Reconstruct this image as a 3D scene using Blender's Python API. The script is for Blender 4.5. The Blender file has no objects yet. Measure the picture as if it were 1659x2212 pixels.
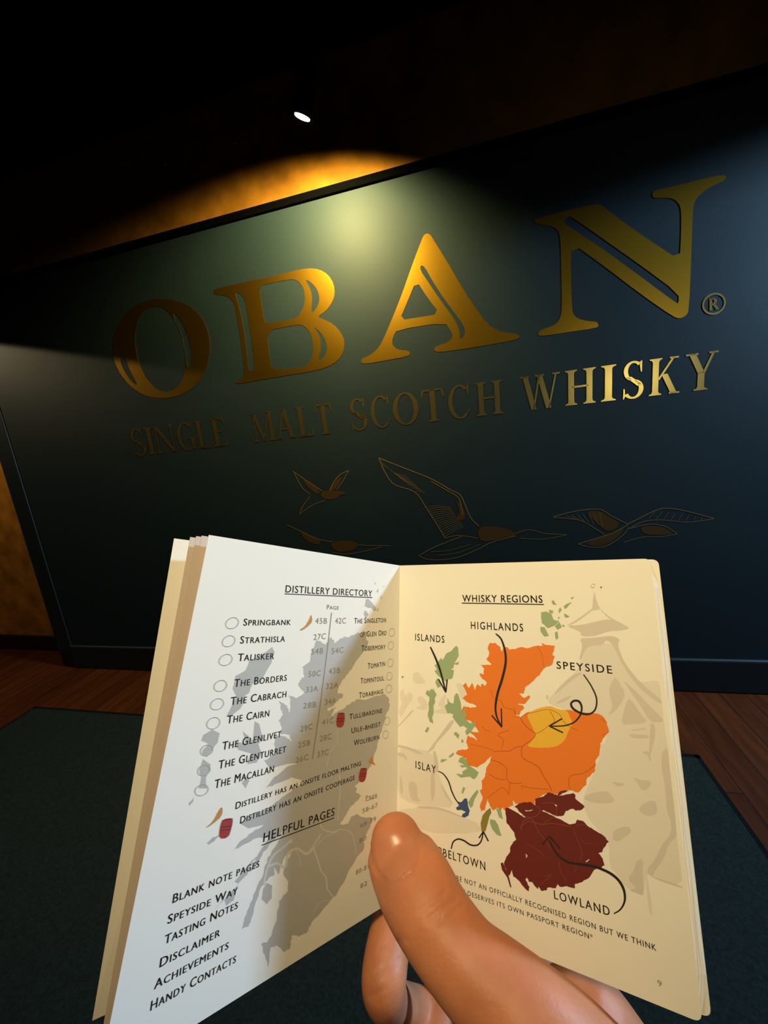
import bpy, bmesh, math, random
from mathutils import Vector, Matrix
from mathutils.geometry import tessellate_polygon
from mathutils.bvhtree import BVHTree

# ------------------------------------------------------------------ scene, camera, light
scn = bpy.context.scene
COL = scn.collection
scn.view_settings.view_transform = 'Standard'
scn.view_settings.look = 'None'
scn.view_settings.exposure = 0.0
scn.view_settings.gamma = 1.0
scn.view_settings.use_curve_mapping = False
random.seed(4)

FPX = 800.0
EYE = Vector((0, 0, 1.35))
AX = (Vector((0.96779762, 0.22661392, -0.10960795)),     # camera right, in the room's axes
      Vector((0.05980237, 0.21597751, 0.97456523)),      # camera up
      Vector((0.2445229, -0.94973672, 0.19547047)))      # camera back
cam_d = bpy.data.cameras.new('camera')
cam_d.sensor_fit = 'HORIZONTAL'
cam_d.sensor_width = 36.0
cam_d.lens = 36.0 * FPX / 1659.0
cam_d.clip_start = 0.01
cam_d.clip_end = 50
cam = bpy.data.objects.new('camera', cam_d)
COL.objects.link(cam)
cam.matrix_world = Matrix(((AX[0].x, AX[1].x, AX[2].x, EYE.x), (AX[0].y, AX[1].y, AX[2].y, EYE.y),
                           (AX[0].z, AX[1].z, AX[2].z, EYE.z), (0, 0, 0, 1)))
scn.camera = cam

wd = bpy.data.worlds.new('world')
scn.world = wd
wd.use_nodes = True
wd.node_tree.nodes['Background'].inputs[0].default_value = (0.5, 0.6, 0.7, 1)
wd.node_tree.nodes['Background'].inputs[1].default_value = 0.0015


def spot(name, loc, aim, power, color, half, blend, radius):
    l = bpy.data.lights.new(name, 'SPOT')
    l.energy = power
    l.color = color
    l.spot_size = math.radians(2 * half)
    l.spot_blend = blend
    l.shadow_soft_size = radius
    o = bpy.data.objects.new(name, l)
    COL.objects.link(o)
    o.location = loc
    o.rotation_euler = Vector(aim).to_track_quat('-Z', 'Y').to_euler()
    return o


LAMP = Vector((-0.506, 1.45, 2.464))          # the spotlight seen in the picture
LAMP_AIM = Vector((-0.20, 0.63, -0.75)).normalized()
spot('spotlight_beam', LAMP + LAMP_AIM * 0.012, LAMP_AIM, 126, (1.0, 0.82, 0.30), 75, 0.5, 0.02)
spot('left_spotlight_beam', (-3.75, 1.30, 2.45), (0.0, 0.0, -1), 34, (1.0, 0.80, 0.45), 75.5, 0.03, 0.015)
spot('right_spotlight_beam', (2.98, 1.35, 2.39), (0.0, 0.0, -1), 450, (0.43, 0.70, 1.0), 84.4, 0.02, 0.12)
spot('reading_downlight_beam', (0.04, -0.42, 2.15), Vector((-0.01, 0.13, 1.43)) - Vector((0.04, -0.42, 2.15)), 51,
     (1.0, 0.78, 0.41), 15.5, 1.0, 0.03)


spot('lettering_fill_beam', (1.9, -1.3, 1.68), Vector((0.80, 1.8, 1.52)) - Vector((1.9, -1.3, 1.68)), 12,  # unseen fill light, added to make the gold lettering on the right glow
     (0.93, 0.95, 0.52), 24, 1.0, 0.06)


# ------------------------------------------------------------------ helpers
def lin(r, g, b):
    f = lambda c: (c / 255 / 12.92) if c / 255 <= 0.04045 else ((c / 255 + 0.055) / 1.055) ** 2.4
    return (f(r), f(g), f(b), 1.0)


def ray(px):
    return AX[0] * ((px[0] - 829.5) / FPX) - AX[1] * ((px[1] - 1106.0) / FPX) - AX[2]


def at(px, z):
    """the point in the room that lies in the direction of a photograph pixel, z metres in front of the camera"""
    return EYE + ray(px) * z


def on_plane(px, p, n):
    d = ray(px)
    return EYE + d * ((p - EYE).dot(n) / d.dot(n))


def mat(name, color, rough=0.6, metal=0.0, spec=0.4, noise=None, bump=None, **kw):
    m = bpy.data.materials.new(name)
    m.use_nodes = True
    nt = m.node_tree
    b = nt.nodes['Principled BSDF']
    b.inputs['Base Color'].default_value = color
    b.inputs['Roughness'].default_value = rough
    b.inputs['Metallic'].default_value = metal
    b.inputs['Specular IOR Level'].default_value = spec
    for k, v in kw.items():
        b.inputs[k.replace('_', ' ')].default_value = v
    tc = nt.nodes.new('ShaderNodeTexCoord')
    if noise:
        sc, amt, stretch = noise
        mp = nt.nodes.new('ShaderNodeMapping')
        mp.inputs['Scale'].default_value = stretch
        nz = nt.nodes.new('ShaderNodeTexNoise')
        nz.inputs['Scale'].default_value = sc
        nz.inputs['Detail'].default_value = 6
        rp = nt.nodes.new('ShaderNodeValToRGB')
        rp.color_ramp.elements[0].position = 0.3
        rp.color_ramp.elements[1].position = 0.7
        lo = tuple(c * (1 - amt) for c in color[:3]) + (1,)
        hi = tuple(min(1, c * (1 + amt)) for c in color[:3]) + (1,)
        rp.color_ramp.elements[0].color = lo
        rp.color_ramp.elements[1].color = hi
        nt.links.new(tc.outputs['Object'], mp.inputs[0])
        nt.links.new(mp.outputs[0], nz.inputs['Vector'])
        nt.links.new(nz.outputs['Fac'], rp.inputs[0])
        nt.links.new(rp.outputs[0], b.inputs['Base Color'])
    if bump:
        sc, st, dist = bump
        nz2 = nt.nodes.new('ShaderNodeTexNoise')
        nz2.inputs['Scale'].default_value = sc
        nz2.inputs['Detail'].default_value = 4
        bp = nt.nodes.new('ShaderNodeBump')
        bp.inputs['Strength'].default_value = st
        bp.inputs['Distance'].default_value = dist
        nt.links.new(tc.outputs['Object'], nz2.inputs['Vector'])
        nt.links.new(nz2.outputs['Fac'], bp.inputs['Height'])
        nt.links.new(bp.outputs[0], b.inputs['Normal'])
    return m


def thing(name, label, cat, loc=(0, 0, 0), group=None):
    o = bpy.data.objects.new(name, None)
    COL.objects.link(o)
    o.location = loc
    o.empty_display_size = 0.05
    o['label'] = label
    o['category'] = cat
    if group:
        o['group'] = group
    return o


def mesh(name, verts, faces, mats, parent=None, mids=None, smooth=False):
    """verts in room coordinates; one mesh object, its origin on its parent's"""
    off = Vector((0, 0, 0))
    p = parent
    while p is not None:
        off += p.location
        p = p.parent
    me = bpy.data.meshes.new(name)
    me.from_pydata([tuple(Vector(v) - off) for v in verts], [], [tuple(f) for f in faces])
    for m in (mats if isinstance(mats, (list, tuple)) else [mats]):
        me.materials.append(m)
    if mids:
        me.polygons.foreach_set('material_index', mids)
    if smooth:
        me.polygons.foreach_set('use_smooth', [True] * len(me.polygons))
    me.update()
    o = bpy.data.objects.new(name, me)
    COL.objects.link(o)
    if parent:
        o.parent = parent
    return o


def box_data(lo, hi, fr=None):
    """a box in a frame fr = (origin, x, y, z)"""
    vs = []
    for z in (lo[2], hi[2]):
        for x, y in ((lo[0], lo[1]), (hi[0], lo[1]), (hi[0], hi[1]), (lo[0], hi[1])):
            v = Vector((x, y, z))
            vs.append(v if fr is None else fr[0] + fr[1] * x + fr[2] * y + fr[3] * z)
    return vs, [(0, 3, 2, 1), (4, 5, 6, 7), (0, 1, 5, 4), (1, 2, 6, 5), (2, 3, 7, 6), (3, 0, 4, 7)]


def bevel(o, w, seg=2):
    md = o.modifiers.new('bevel', 'BEVEL')
    md.width = w
    md.segments = seg
    md.limit_method = 'ANGLE'
    return o


def box(name, lo, hi, m, parent=None, fr=None, bev=0.0):
    v, f = box_data(lo, hi, fr)
    o = mesh(name, v, f, m, parent)
    return bevel(o, bev) if bev else o


def struct(o):
    o['kind'] = 'structure'
    return o


def chaikin(pts, n=1, closed=True):
    for _ in range(n):
        out = []
        N = len(pts)
        rng = range(N) if closed else range(N - 1)
        if not closed:
            out.append(pts[0])
        for i in rng:
            a, b = pts[i], pts[(i + 1) % N]
            out.append((a[0] * .75 + b[0] * .25, a[1] * .75 + b[1] * .25))
            out.append((a[0] * .25 + b[0] * .75, a[1] * .25 + b[1] * .75))
        if not closed:
            out.append(pts[-1])
        pts = out
    return pts


def catmull(pts, k=8):
    out = []
    P = [pts[0]] + list(pts) + [pts[-1]]
    for i in range(1, len(P) - 2):
        p0, p1, p2, p3 = P[i - 1], P[i], P[i + 1], P[i + 2]
        for j in range(k):
            t = j / k
            out.append(tuple(0.5 * (2 * p1[c] + (p2[c] - p0[c]) * t + (2 * p0[c] - 5 * p1[c] + 4 * p2[c] - p3[c]) * t * t +
                                    (3 * p1[c] - p0[c] - 3 * p2[c] + p3[c]) * t ** 3) for c in range(len(p1))))
    out.append(tuple(pts[-1]))
    return out


def tris(loops):
    """fill of an outline with holes: (2D points, triangles)"""
    flat = [p for l in loops for p in l]
    t = tessellate_polygon([[Vector((p[0], p[1], 0)) for p in l] for l in loops])
    return flat, [tuple(x) for x in t]


def ribbon(pts, widths):
    """a pen stroke of varying width: (2D points, quads)"""
    vs, fs = [], []
    n = len(pts)
    for i in range(n):
        a, b = pts[max(0, i - 1)], pts[min(n - 1, i + 1)]
        d = Vector((b[0] - a[0], b[1] - a[1]))
        d = d.normalized() if d.length > 1e-9 else Vector((1, 0))
        w = (widths[i] if isinstance(widths, (list, tuple)) else widths) / 2
        vs += [(pts[i][0] - d.y * w, pts[i][1] + d.x * w), (pts[i][0] + d.y * w, pts[i][1] - d.x * w)]
    for i in range(n - 1):
        fs.append((2 * i, 2 * i + 1, 2 * i + 3, 2 * i + 2))
    return vs, fs


_txt = {}


def text2d(s, caps=False, spacing=1.1, fat=0.0):
    """a line of sans lettering: (points, triangles) with cap height 1"""
    key = (s, caps, spacing, fat)
    if key in _txt:
        return _txt[key]
    cu = bpy.data.curves.new('t', 'FONT')
    cu.body = s
    cu.size = 1.0
    cu.space_character = spacing
    cu.resolution_u = 3
    if caps:
        cu.small_caps_scale = 0.82
        for i in range(len(s)):
            cu.body_format[i].use_small_caps = True
    o = bpy.data.objects.new('t', cu)
    COL.objects.link(o)
    bpy.context.view_layer.update()
    me = bpy.data.meshes.new_from_object(o)
    me.calc_loop_triangles()
    vs = [(v.co.x, v.co.y) for v in me.vertices]
    fs = [tuple(t.vertices) for t in me.loop_triangles]
    bpy.data.objects.remove(o)
    bpy.data.meshes.remove(me)
    bpy.data.curves.remove(cu)
    if fat > 0:                        # bolder: the same letters again, a hair to the side
        n = len(vs)
        vs = [(x - fat, y) for x, y in vs] + [(x + fat, y) for x, y in vs]
        fs = fs + [tuple(i + n for i in t) for t in fs]
    _txt[key] = (vs, fs)
    return _txt[key]


CAP = max(v[1] for v in text2d('H', False, 1.0)[0])


def scal(ox, oy, s, pts):
    """points read in an enlarged crop back to photograph pixels"""
    return [(ox + x / s, oy + y / s) for x, y in pts]


# ------------------------------------------------------------------ materials
M_teal = mat('teal_paint', lin(26, 40, 46), 0.6, spec=0.26, noise=(300, 0.12, (1, 1, 1)), bump=(700, 0.12, 0.002))
M_teal2 = mat('teal_trim_paint', lin(22, 32, 38), 0.5, spec=0.4)
M_black = mat('black_trim', lin(4, 4, 4), 1.0, spec=0.0)
M_gold = mat('gold_foil', (1.0, 0.52, 0.045, 1), 0.31, metal=1.0, bump=(180, 0.05, 0.002))
M_gold2 = mat('pale_gold_foil', (0.95, 0.66, 0.26, 1), 0.28, metal=0.98)
M_goldline = mat('gold_ink', (0.23, 0.14, 0.055, 1), 0.55, metal=0.3)
M_goldwash = mat('gold_wash_ink', (0.085, 0.042, 0.010, 1), 0.55, metal=0.3)
M_amber = mat('amber_plaster', (0.45, 0.18, 0.018, 1), 0.42, spec=0.5, noise=(8, 0.35, (1, 1, 1)), bump=(12, 0.35, 0.006))
M_ceil = mat('black_ceiling', lin(6, 6, 6), 0.95, spec=0.02)
M_darkwall = mat('dark_wall', lin(30, 26, 24), 0.8, spec=0.2)
M_skirt = mat('dark_skirting', lin(30, 22, 16), 0.5)
M_paper = mat('booklet_paper', (0.84, 0.82, 0.78, 1), 0.6, spec=0.3)
M_leaf = mat('tan_shaded_leaf', (0.60, 0.50, 0.44, 1), 0.6)  # paper darkened to tan, the shade behind the left page put into its colour
M_cover = mat('booklet_cover', (0.80, 0.77, 0.70, 1), 0.55)
M_ink = mat('dark_ink', (0.015, 0.015, 0.018, 1), 0.6)
M_inkgrey = mat('olive_grey_ink', (0.27, 0.255, 0.20, 1), 0.6)
M_ring = mat('pale_grey_ink', (0.48, 0.48, 0.45, 1), 0.6)
M_mapgrey = mat('grey_map_ink', (0.46, 0.46, 0.46, 1), 0.6)
M_mapgrey2 = mat('pale_river_ink', (0.62, 0.61, 0.59, 1), 0.6)
M_orange = mat('orange_ink', (0.80, 0.20, 0.025, 1), 0.6)
M_yellow = mat('yellow_ink', (0.80, 0.47, 0.05, 1), 0.6)
M_green = mat('sage_green_ink', (0.31, 0.42, 0.25, 1), 0.6)
M_olive = mat('olive_ink', (0.26, 0.21, 0.05, 1), 0.6)
M_blue = mat('blue_ink', (0.045, 0.085, 0.25, 1), 0.6)
M_maroon = mat('maroon_ink', (0.14, 0.018, 0.016, 1), 0.6)
M_road = mat('brown_line_ink', (0.42, 0.10, 0.02, 1), 0.6)
M_road2 = mat('red_brown_line_ink', (0.24, 0.06, 0.04, 1), 0.6)
M_wash = mat('beige_wash_ink', (0.64, 0.585, 0.55, 1), 0.6)
M_wash2 = mat('pale_beige_wash_ink', (0.745, 0.71, 0.67, 1), 0.6)
M_barley = mat('barley_ink', (0.55, 0.26, 0.07, 1), 0.6)
M_cask = mat('cask_ink', (0.36, 0.05, 0.05, 1), 0.6)
M_cask2 = mat('cask_hoop_ink', (0.12, 0.03, 0.03, 1), 0.6)

# ------------------------------------------------------------------ room shell
YB = 1.96
XL, XR, YF, ZC = -4.6, 4.6, -3.2, 3.05


def wood_mat():
    m = bpy.data.materials.new('oak_planks')
    m.use_nodes = True
    nt = m.node_tree
    b = nt.nodes['Principled BSDF']
    tc = nt.nodes.new('ShaderNodeTexCoord')
    mp = nt.nodes.new('ShaderNodeMapping')
    mp.inputs['Rotation'].default_value = (0, 0, math.pi / 2)
    br = nt.nodes.new('ShaderNodeTexBrick')
    br.inputs['Scale'].default_value = 1.0
    br.inputs['Brick Width'].default_value = 1.3
    br.inputs['Row Height'].default_value = 0.105
    br.inputs['Mortar Size'].default_value = 0.0025
    br.inputs['Color1'].default_value = (0.062, 0.014, 0.003, 1)
    br.inputs['Color2'].default_value = (0.092, 0.023, 0.005, 1)
    br.inputs['Mortar'].default_value = (0.02, 0.008, 0.004, 1)
    mp2 = nt.nodes.new('ShaderNodeMapping')
    mp2.inputs['Scale'].default_value = (14, 1.2, 1)
    nz = nt.nodes.new('ShaderNodeTexNoise')
    nz.inputs['Scale'].default_value = 3.0
    nz.inputs['Detail'].default_value = 7
    mx = nt.nodes.new('ShaderNodeMix')
    mx.data_type = 'RGBA'
    mx.blend_type = 'MULTIPLY'
    mx.inputs[0].default_value = 0.75
    rp = nt.nodes.new('ShaderNodeValToRGB')
    rp.color_ramp.elements[0].position = 0.3
    rp.color_ramp.elements[0].color = (0.35, 0.3, 0.3, 1)
    rp.color_ramp.elements[1].position = 0.65
    nt.links.new(tc.outputs['Object'], mp.inputs[0])
    nt.links.new(mp.outputs[0], br.inputs['Vector'])
    nt.links.new(tc.outputs['Object'], mp2.inputs[0])
    nt.links.new(mp2.outputs[0], nz.inputs['Vector'])
    nt.links.new(nz.outputs['Fac'], rp.inputs[0])
    nt.links.new(br.outputs['Color'], mx.inputs[6])
    nt.links.new(rp.outputs[0], mx.inputs[7])
    nt.links.new(mx.outputs[2], b.inputs['Base Color'])
    b.inputs['Roughness'].default_value = 0.55
    b.inputs['Specular IOR Level'].default_value = 0.1
    bp = nt.nodes.new('ShaderNodeBump')
    bp.inputs['Strength'].default_value = 0.35
    bp.inputs['Distance'].default_value = 0.003
    nt.links.new(nz.outputs['Fac'], bp.inputs['Height'])
    nt.links.new(bp.outputs[0], b.inputs['Normal'])
    return m


struct(box('floor', (XL - .2, YF - .2, -0.1), (XR + .2, YB + .2, 0), wood_mat()))
struct(box('ceiling', (XL - .2, YF - .2, ZC), (XR + .2, YB + .2, ZC + .1), M_ceil))
struct(box('wall_back', (XL, YB, 0), (XR, YB + .1, ZC), M_amber))
struct(box('wall_left', (XL - .1, YF, 0), (XL, YB + .1, ZC), M_darkwall))
struct(box('wall_right', (XR, YF, 0), (XR + .1, YB + .1, ZC), M_darkwall))
struct(box('wall_front', (XL, YF - .1, 0), (XR, YF, ZC), M_darkwall))
struct(box('baseboard_back', (XL, YB - .018, 0), (XR, YB, 0.125), M_skirt, bev=.004))

# ------------------------------------------------------------------ rug on the floor
M_pile = mat('teal_rug_pile', lin(33, 42, 43), 0.95, spec=0.05, noise=(140, 0.3, (1, 1, 1)), bump=(500, 0.8, 0.004))
M_bind = mat('black_rug_binding', lin(16, 18, 18), 0.9, spec=0.05)
rug = thing('rug', 'dark teal low pile rug with black bound edge on the plank floor', 'rug', (-0.93, 0.1, 0))
rfr = (Vector((-2.64, 1.385, 0)), Vector((1, 0.0185, 0)).normalized(), Vector((0.0185, -1, 0)).normalized(), Vector((0, 0, 1)))
RW, RD = 3.42, 3.3
bevel(box('pile', (.016, .016, 0.001), (RW - .016, RD - .016, 0.011), M_pile, rug, rfr), .004)
ev, ef = [], []
for lo, hi in (((0, 0, 0), (RW, .018, .008)), ((0, RD - .018, 0), (RW, RD, .008)), ((0, 0, 0), (.018, RD, .008)), ((RW - .018, 0, 0), (RW, RD, .008))):
    v, f = box_data(lo, hi, rfr)
    ef += [tuple(i + len(ev) for i in q) for q in f]
    ev += v
mesh('bound_edge', ev, ef, M_bind, rug)

# ------------------------------------------------------------------ the painted sign panel
PA, PB = Vector((-2.8736, 1.7698, 0)), Vector((1.2543, 1.8549, 0))
PX = (PB - PA).normalized()
PZ = Vector((0, 0, 1))
PN = PX.cross(PZ).normalized()          # towards the viewer (-y)
if PN.y > 0:
    PN = -PN
panel = thing('sign_panel', 'tall dark teal painted partition with large gold lettering and gold gulls', 'sign panel', PA)
PFR = (PA, PX, -PN, PZ)
PT = 2.462
board = box('board', (0.05, 0.006, 0.03), (6.9, 0.12, PT - .03), M_teal, panel, PFR)
box('cap_trim', (-0.05, -0.012, PT - .032), (6.9, 0.125, PT), M_black, panel, PFR, .004)
box('edge_trim', (-0.075, 0.0005, 0), (0.05, 0.125, PT - .032), M_teal2, panel, PFR, .004)
box('skirting', (0.05, -0.016, 0), (6.9, 0.006, 0.172), M_teal2, panel, PFR, .008)
P0 = PA - PN * 0.006


def wp(px, off=0.0012):
    return on_plane(px, P0, PN) + PN * off


def decal(name, loops2d, m, off=0.0012, smooth=1, parent=panel, thick=0.0008):
    loops = [chaikin(l, smooth) for l in loops2d]
    pts, fs = tris(loops)
    n = len(pts)
    vs = [wp(p, off) for p in pts] + [wp(p, off - thick) for p in pts]
    sides = []
    k = 0
    for l in loops:
        for i in range(len(l)):
            a, b = k + i, k + (i + 1) % len(l)
            sides.append((a, b, n + b, n + a))
        k += len(l)
    return mesh(name, vs, list(fs) + sides, m, parent)


c2 = lambda pts: scal(200, 480, 2.5136, pts)
c3 = lambda pts: scal(760, 340, 1.845, pts)
c4 = lambda pts: scal(560, 960, 1.509, pts)
decal('letter', [c2([(112, 725), (130, 785), (165, 845), (215, 900), (280, 940), (350, 956), (430, 954), (500, 932), (560, 890), (605, 830), (633, 745), (639, 650), (622, 570), (580, 500), (520, 450), (440, 420), (360, 414), (280, 430), (210, 465), (160, 520), (125, 590), (108, 660)]),
                 c2([(243, 735), (262, 790), (300, 860), (350, 910), (400, 923), (440, 913), (475, 880), (500, 830), (505, 760), (500, 680), (480, 600), (440, 520), (395, 470), (350, 455), (300, 468), (260, 505), (235, 570), (230, 650)]),
                 c2([(142, 722), (178, 730), (200, 800), (252, 892), (213, 868), (176, 814), (155, 770)]),
                 c2([(432, 480), (476, 525), (512, 600), (534, 680), (540, 775), (512, 792), (504, 700), (484, 620), (452, 550)])], M_gold, smooth=2)
decal('letter', [c2([(656, 375), (665, 362), (720, 350), (850, 320), (1000, 290), (1100, 262), (1170, 250), (1230, 255), (1280, 285), (1310, 335), (1316, 390), (1300, 440), (1265, 485), (1220, 515), (1260, 530), (1310, 555), (1350, 600), (1370, 650), (1362, 710), (1330, 755), (1270, 790), (1180, 812), (1080, 828), (980, 845), (850, 868), (790, 877), (772, 869), (800, 858), (820, 840), (825, 800), (815, 720), (800, 620), (785, 520), (772, 450), (755, 420), (730, 402), (700, 395), (665, 393)]),
                 c2([(905, 347), (960, 333), (1030, 318), (1085, 309), (1115, 318), (1145, 355), (1155, 410), (1150, 450), (1130, 490), (1110, 520), (1050, 535), (938, 552), (930, 520), (915, 430)]),
                 c2([(945, 590), (1050, 568), (1120, 555), (1150, 565), (1180, 595), (1195, 640), (1200, 690), (1190, 740), (1160, 782), (1100, 795), (972, 803), (960, 720)]),
                 c2([(772, 378), (800, 386), (826, 420), (842, 500), (856, 600), (869, 700), (877, 760), (880, 808), (848, 808), (843, 760), (831, 650), (816, 550), (801, 480), (786, 430)]),
                 c2([(1152, 308), (1188, 328), (1220, 365), (1233, 410), (1227, 450), (1194, 496), (1187, 475), (1192, 440), (1191, 390), (1176, 350)]),
                 c2([(1198, 565), (1238, 598), (1267, 645), (1275, 690), (1262, 728), (1230, 756), (1228, 735), (1240, 700), (1240, 650), (1225, 605)])], M_gold)
decal('letter', [c3([(281, 322), (288, 309), (300, 303), (314, 309), (324, 326), (380, 415), (440, 520), (500, 610), (540, 665), (580, 690), (620, 700), (655, 702), (670, 713), (660, 726), (560, 745), (440, 765), (345, 777), (328, 770), (330, 757), (352, 747), (378, 740), (395, 726), (402, 710), (394, 690), (372, 657), (180, 687), (165, 715), (160, 742), (170, 758), (190, 768), (225, 770), (235, 781), (225, 793), (120, 812), (50, 824), (36, 817), (38, 803), (60, 795), (85, 780), (110, 755), (130, 715), (160, 645), (200, 545), (240, 430)]),
                 c3([(257, 490), (300, 557), (352, 624), (270, 637), (190, 650), (220, 580)]),
                 c3([(274, 430), (290, 435), (320, 490), (365, 560), (410, 620), (440, 660), (453, 690), (446, 717), (431, 726), (432, 700), (420, 665), (395, 625), (350, 565), (300, 490), (274, 452)])], M_gold)
decal('letter', [c3([(727, 252), (735, 243), (860, 210), (980, 184), (1000, 195), (1100, 272), (1200, 340), (1306, 410), (1312, 300), (1312, 210), (1303, 185), (1285, 168), (1255, 160), (1205, 164), (1194, 150), (1205, 132), (1300, 112), (1400, 85), (1478, 70), (1492, 78), (1485, 92), (1450, 108), (1415, 125), (1385, 150), (1365, 175), (1358, 210), (1352, 400), (1343, 610), (1330, 633), (1305, 643), (1280, 635), (1150, 545), (1000, 430), (873, 340), (873, 480), (878, 610), (885, 630), (905, 645), (940, 653), (975, 655), (985, 668), (975, 680), (860, 697), (755, 713), (742, 707), (745, 693), (770, 682), (810, 668), (832, 640), (838, 600), (835, 450), (832, 330), (825, 295), (805, 278), (775, 270), (735, 265)]),
                 c3([(845, 247), (865, 236), (880, 240), (1000, 325), (1150, 430), (1302, 543), (1302, 583), (1288, 578), (1150, 475), (1000, 365), (870, 280), (846, 262)])], M_gold)

# the small registered mark: a ring and an R
rc = (1542.0, 656.5)
ring_o = [(rc[0] + 25.5 * math.cos(a), rc[1] + 23.5 * math.sin(a) - 0.14 * 25 * math.cos(a)) for a in [i * math.tau / 40 for i in range(40)]]
ring_i = [(rc[0] + 21.5 * math.cos(a), rc[1] + 19.5 * math.sin(a) - 0.14 * 21 * math.cos(a)) for a in [i * math.tau / 40 for i in range(40)]]
rv, rf = tris([ring_o, ring_i])
tv, tf = text2d('R', False, 1.0, 0.03)
tx0, tx1 = min(v[0] for v in tv), max(v[0] for v in tv)
rt = [(rc[0] - 9.5 + 20 * (v[0] - tx0) / (tx1 - tx0), rc[1] + 13 - 26 * v[1] / CAP - 0.17 * (20 * (v[0] - tx0) / (tx1 - tx0) - 10)) for v in tv]
mesh('registered_mark', [wp(p) for p in rv + rt], list(rf) + [tuple(i + len(rv) for i in t) for t in tf], M_gold2, panel)


# serif capitals, drawn in a box one unit high
def serif(ch):
    """list of filled polygons (2D, y up) and the letter's width"""
    T, t, s = 0.165, 0.055, 0.045      # thick stem, thin stem, serif height

    def stem(x, w, y0=0.0, y1=1.0, sl=0.09, top=True, bot=True):
        p = []
        if bot:
            p += [(x - sl, y0), (x + w + sl, y0), (x + w + sl, y0 + s * .6), (x + w + .02, y0 + s * 1.3), (x + w, y0 + s * 2.4)]
        else:
            p += [(x, y0), (x + w, y0)]
        if top:
            p += [(x + w, y1 - s * 2.4), (x + w + .02, y1 - s * 1.3), (x + w + sl, y1 - s * .6), (x + w + sl, y1), (x - sl, y1), (x - sl, y1 - s * .6), (x - .02, y1 - s * 1.3), (x, y1 - s * 2.4)]
        else:
            p += [(x + w, y1), (x, y1)]
        if bot:
            p += [(x, y0 + s * 2.4), (x - .02, y0 + s * 1.3), (x - sl, y0 + s * .6)]
        return [p]

    def bar(x0, x1, y, h):
        return [[(x0, y), (x1, y), (x1, y + h), (x0, y + h)]]

    def diag(x0, y0, x1, y1, w):
        return [[(x0, y0), (x0 + w, y0), (x1 + w, y1), (x1, y1)]]

    def fl(x, y, sl, up):              # a flat serif
        return [[(x - sl, y), (x + sl, y), (x + sl, y + s * up), (x - sl, y + s * up)]]

    def arc(cx, cy, rx, ry, a0, a1, wx, wy, n=22):
        o, i_ = [], []
        for k in range(n + 1):
            a = math.radians(a0 + (a1 - a0) * k / n)
            o.append((cx + rx * math.cos(a), cy + ry * math.sin(a)))
            i_.append((cx + (rx - wx) * math.cos(a), cy + (ry - wy) * math.sin(a)))
        return [[o[k], o[k + 1], i_[k + 1], i_[k]] for k in range(n)]
    if ch == 'I':
        return stem(.09, T), T + .18
    if ch == 'L':
        return stem(.09, T, top=True) + bar(.09, .60, 0, t) + [[(.52, t), (.60, 0), (.63, .27), (.60, .27)]], .64
    if ch == 'T':
        return stem(.28, T, top=False, y1=1) + bar(.02, .71, 1 - t, t) + [[(.02, 1), (.0, .74), (.03, .74), (.10, 1 - t)], [(.71, 1), (.73, .74), (.70, .74), (.63, 1 - t)]], .73
    if ch == 'H':
        return stem(.09, T) + stem(.60, T) + bar(.2, .65, .49, t), .86
    if ch == 'E':
        return stem(.09, T) + bar(.09, .55, 0, t) + bar(.09, .53, 1 - t, t) + bar(.2, .46, .50, t) + [[(.48, t), (.56, 0), (.60, .25), (.57, .25)], [(.46, 1 - t), (.54, 1), (.56, .76), (.53, .76)], [(.43, .40), (.46, .40), (.46, .66), (.43, .66)]], .62
    if ch == 'N':
        return stem(.10, t, sl=.08) + stem(.74, t, sl=.08) + diag(.07, 1, .69, 0, T - .01), .90
    if ch == 'M':
        return stem(.10, t, sl=.08) + stem(.86, T) + diag(.08, 1, .47, 0, T) + diag(.50, 0, .86, 1, t), 1.12
    if ch == 'A':
        return diag(.07, 0, .36, 1, t + .01) + diag(.58, 0, .33, 1, T) + bar(.2, .58, .30, t) + fl(.10, 0, .11, 1) + fl(.66, 0, .14, 1), .80
    if ch == 'W':
        return diag(.33, 0, .07, 1, T) + diag(.38, 0, .58, 1, t) + diag(.80, 0, .53, 1, T) + diag(.86, 0, 1.10, 1, t) + fl(.14, 1, .14, -1) + fl(.61, 1, .14, -1) + fl(1.13, 1, .11, -1), 1.24
    if ch == 'K':
        return stem(.09, T) + diag(.22, .42, .62, 1, t + .01) + diag(.60, 0, .33, .56, T) + fl(.66, 1, .12, -1) + fl(.69, 0, .14, 1), .83
    if ch == 'Y':
        return stem(.31, T, top=False, y1=.48) + diag(.31, .46, .07, 1, T) + diag(.42, .46, .64, 1, t + .01) + fl(.15, 1, .15, -1) + fl(.67, 1, .11, -1), .78
    if ch == 'O':
        return arc(.44, .5, .44, .52, 0, 360, T, t), .88
    if ch == 'C':
        return arc(.44, .5, .44, .52, 48, 312, T, t) + [[(.70, .89), (.76, 1.0), (.79, 1.0), (.79, .70), (.76, .70)], [(.68, .08), (.74, .16), (.82, .22), (.80, .27), (.70, .19)]], .80
    if ch == 'G':
        return arc(.44, .5, .44, .52, 48, 325, T, t) + stem(.64, T - .02, y0=.03, y1=.44, sl=.10, bot=False) + [[(.70, .89), (.76, 1.0), (.79, 1.0), (.79, .70), (.76, .70)]], .88
    if ch == 'S':
        return arc(.29, .755, .25, .27, 40, 255, .11, t) + arc(.29, .25, .27, .27, 75, -150, .12, t) + \
            [[(.10, .60), (.24, .60), (.52, .36), (.40, .33)], [(.44, .97), (.49, 1.01), (.51, 1.01), (.51, .71), (.48, .71)], [(.04, .28), (.07, .28), (.09, .06), (.05, -.01), (.03, -.01)]], .58
    return [], .4


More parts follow.
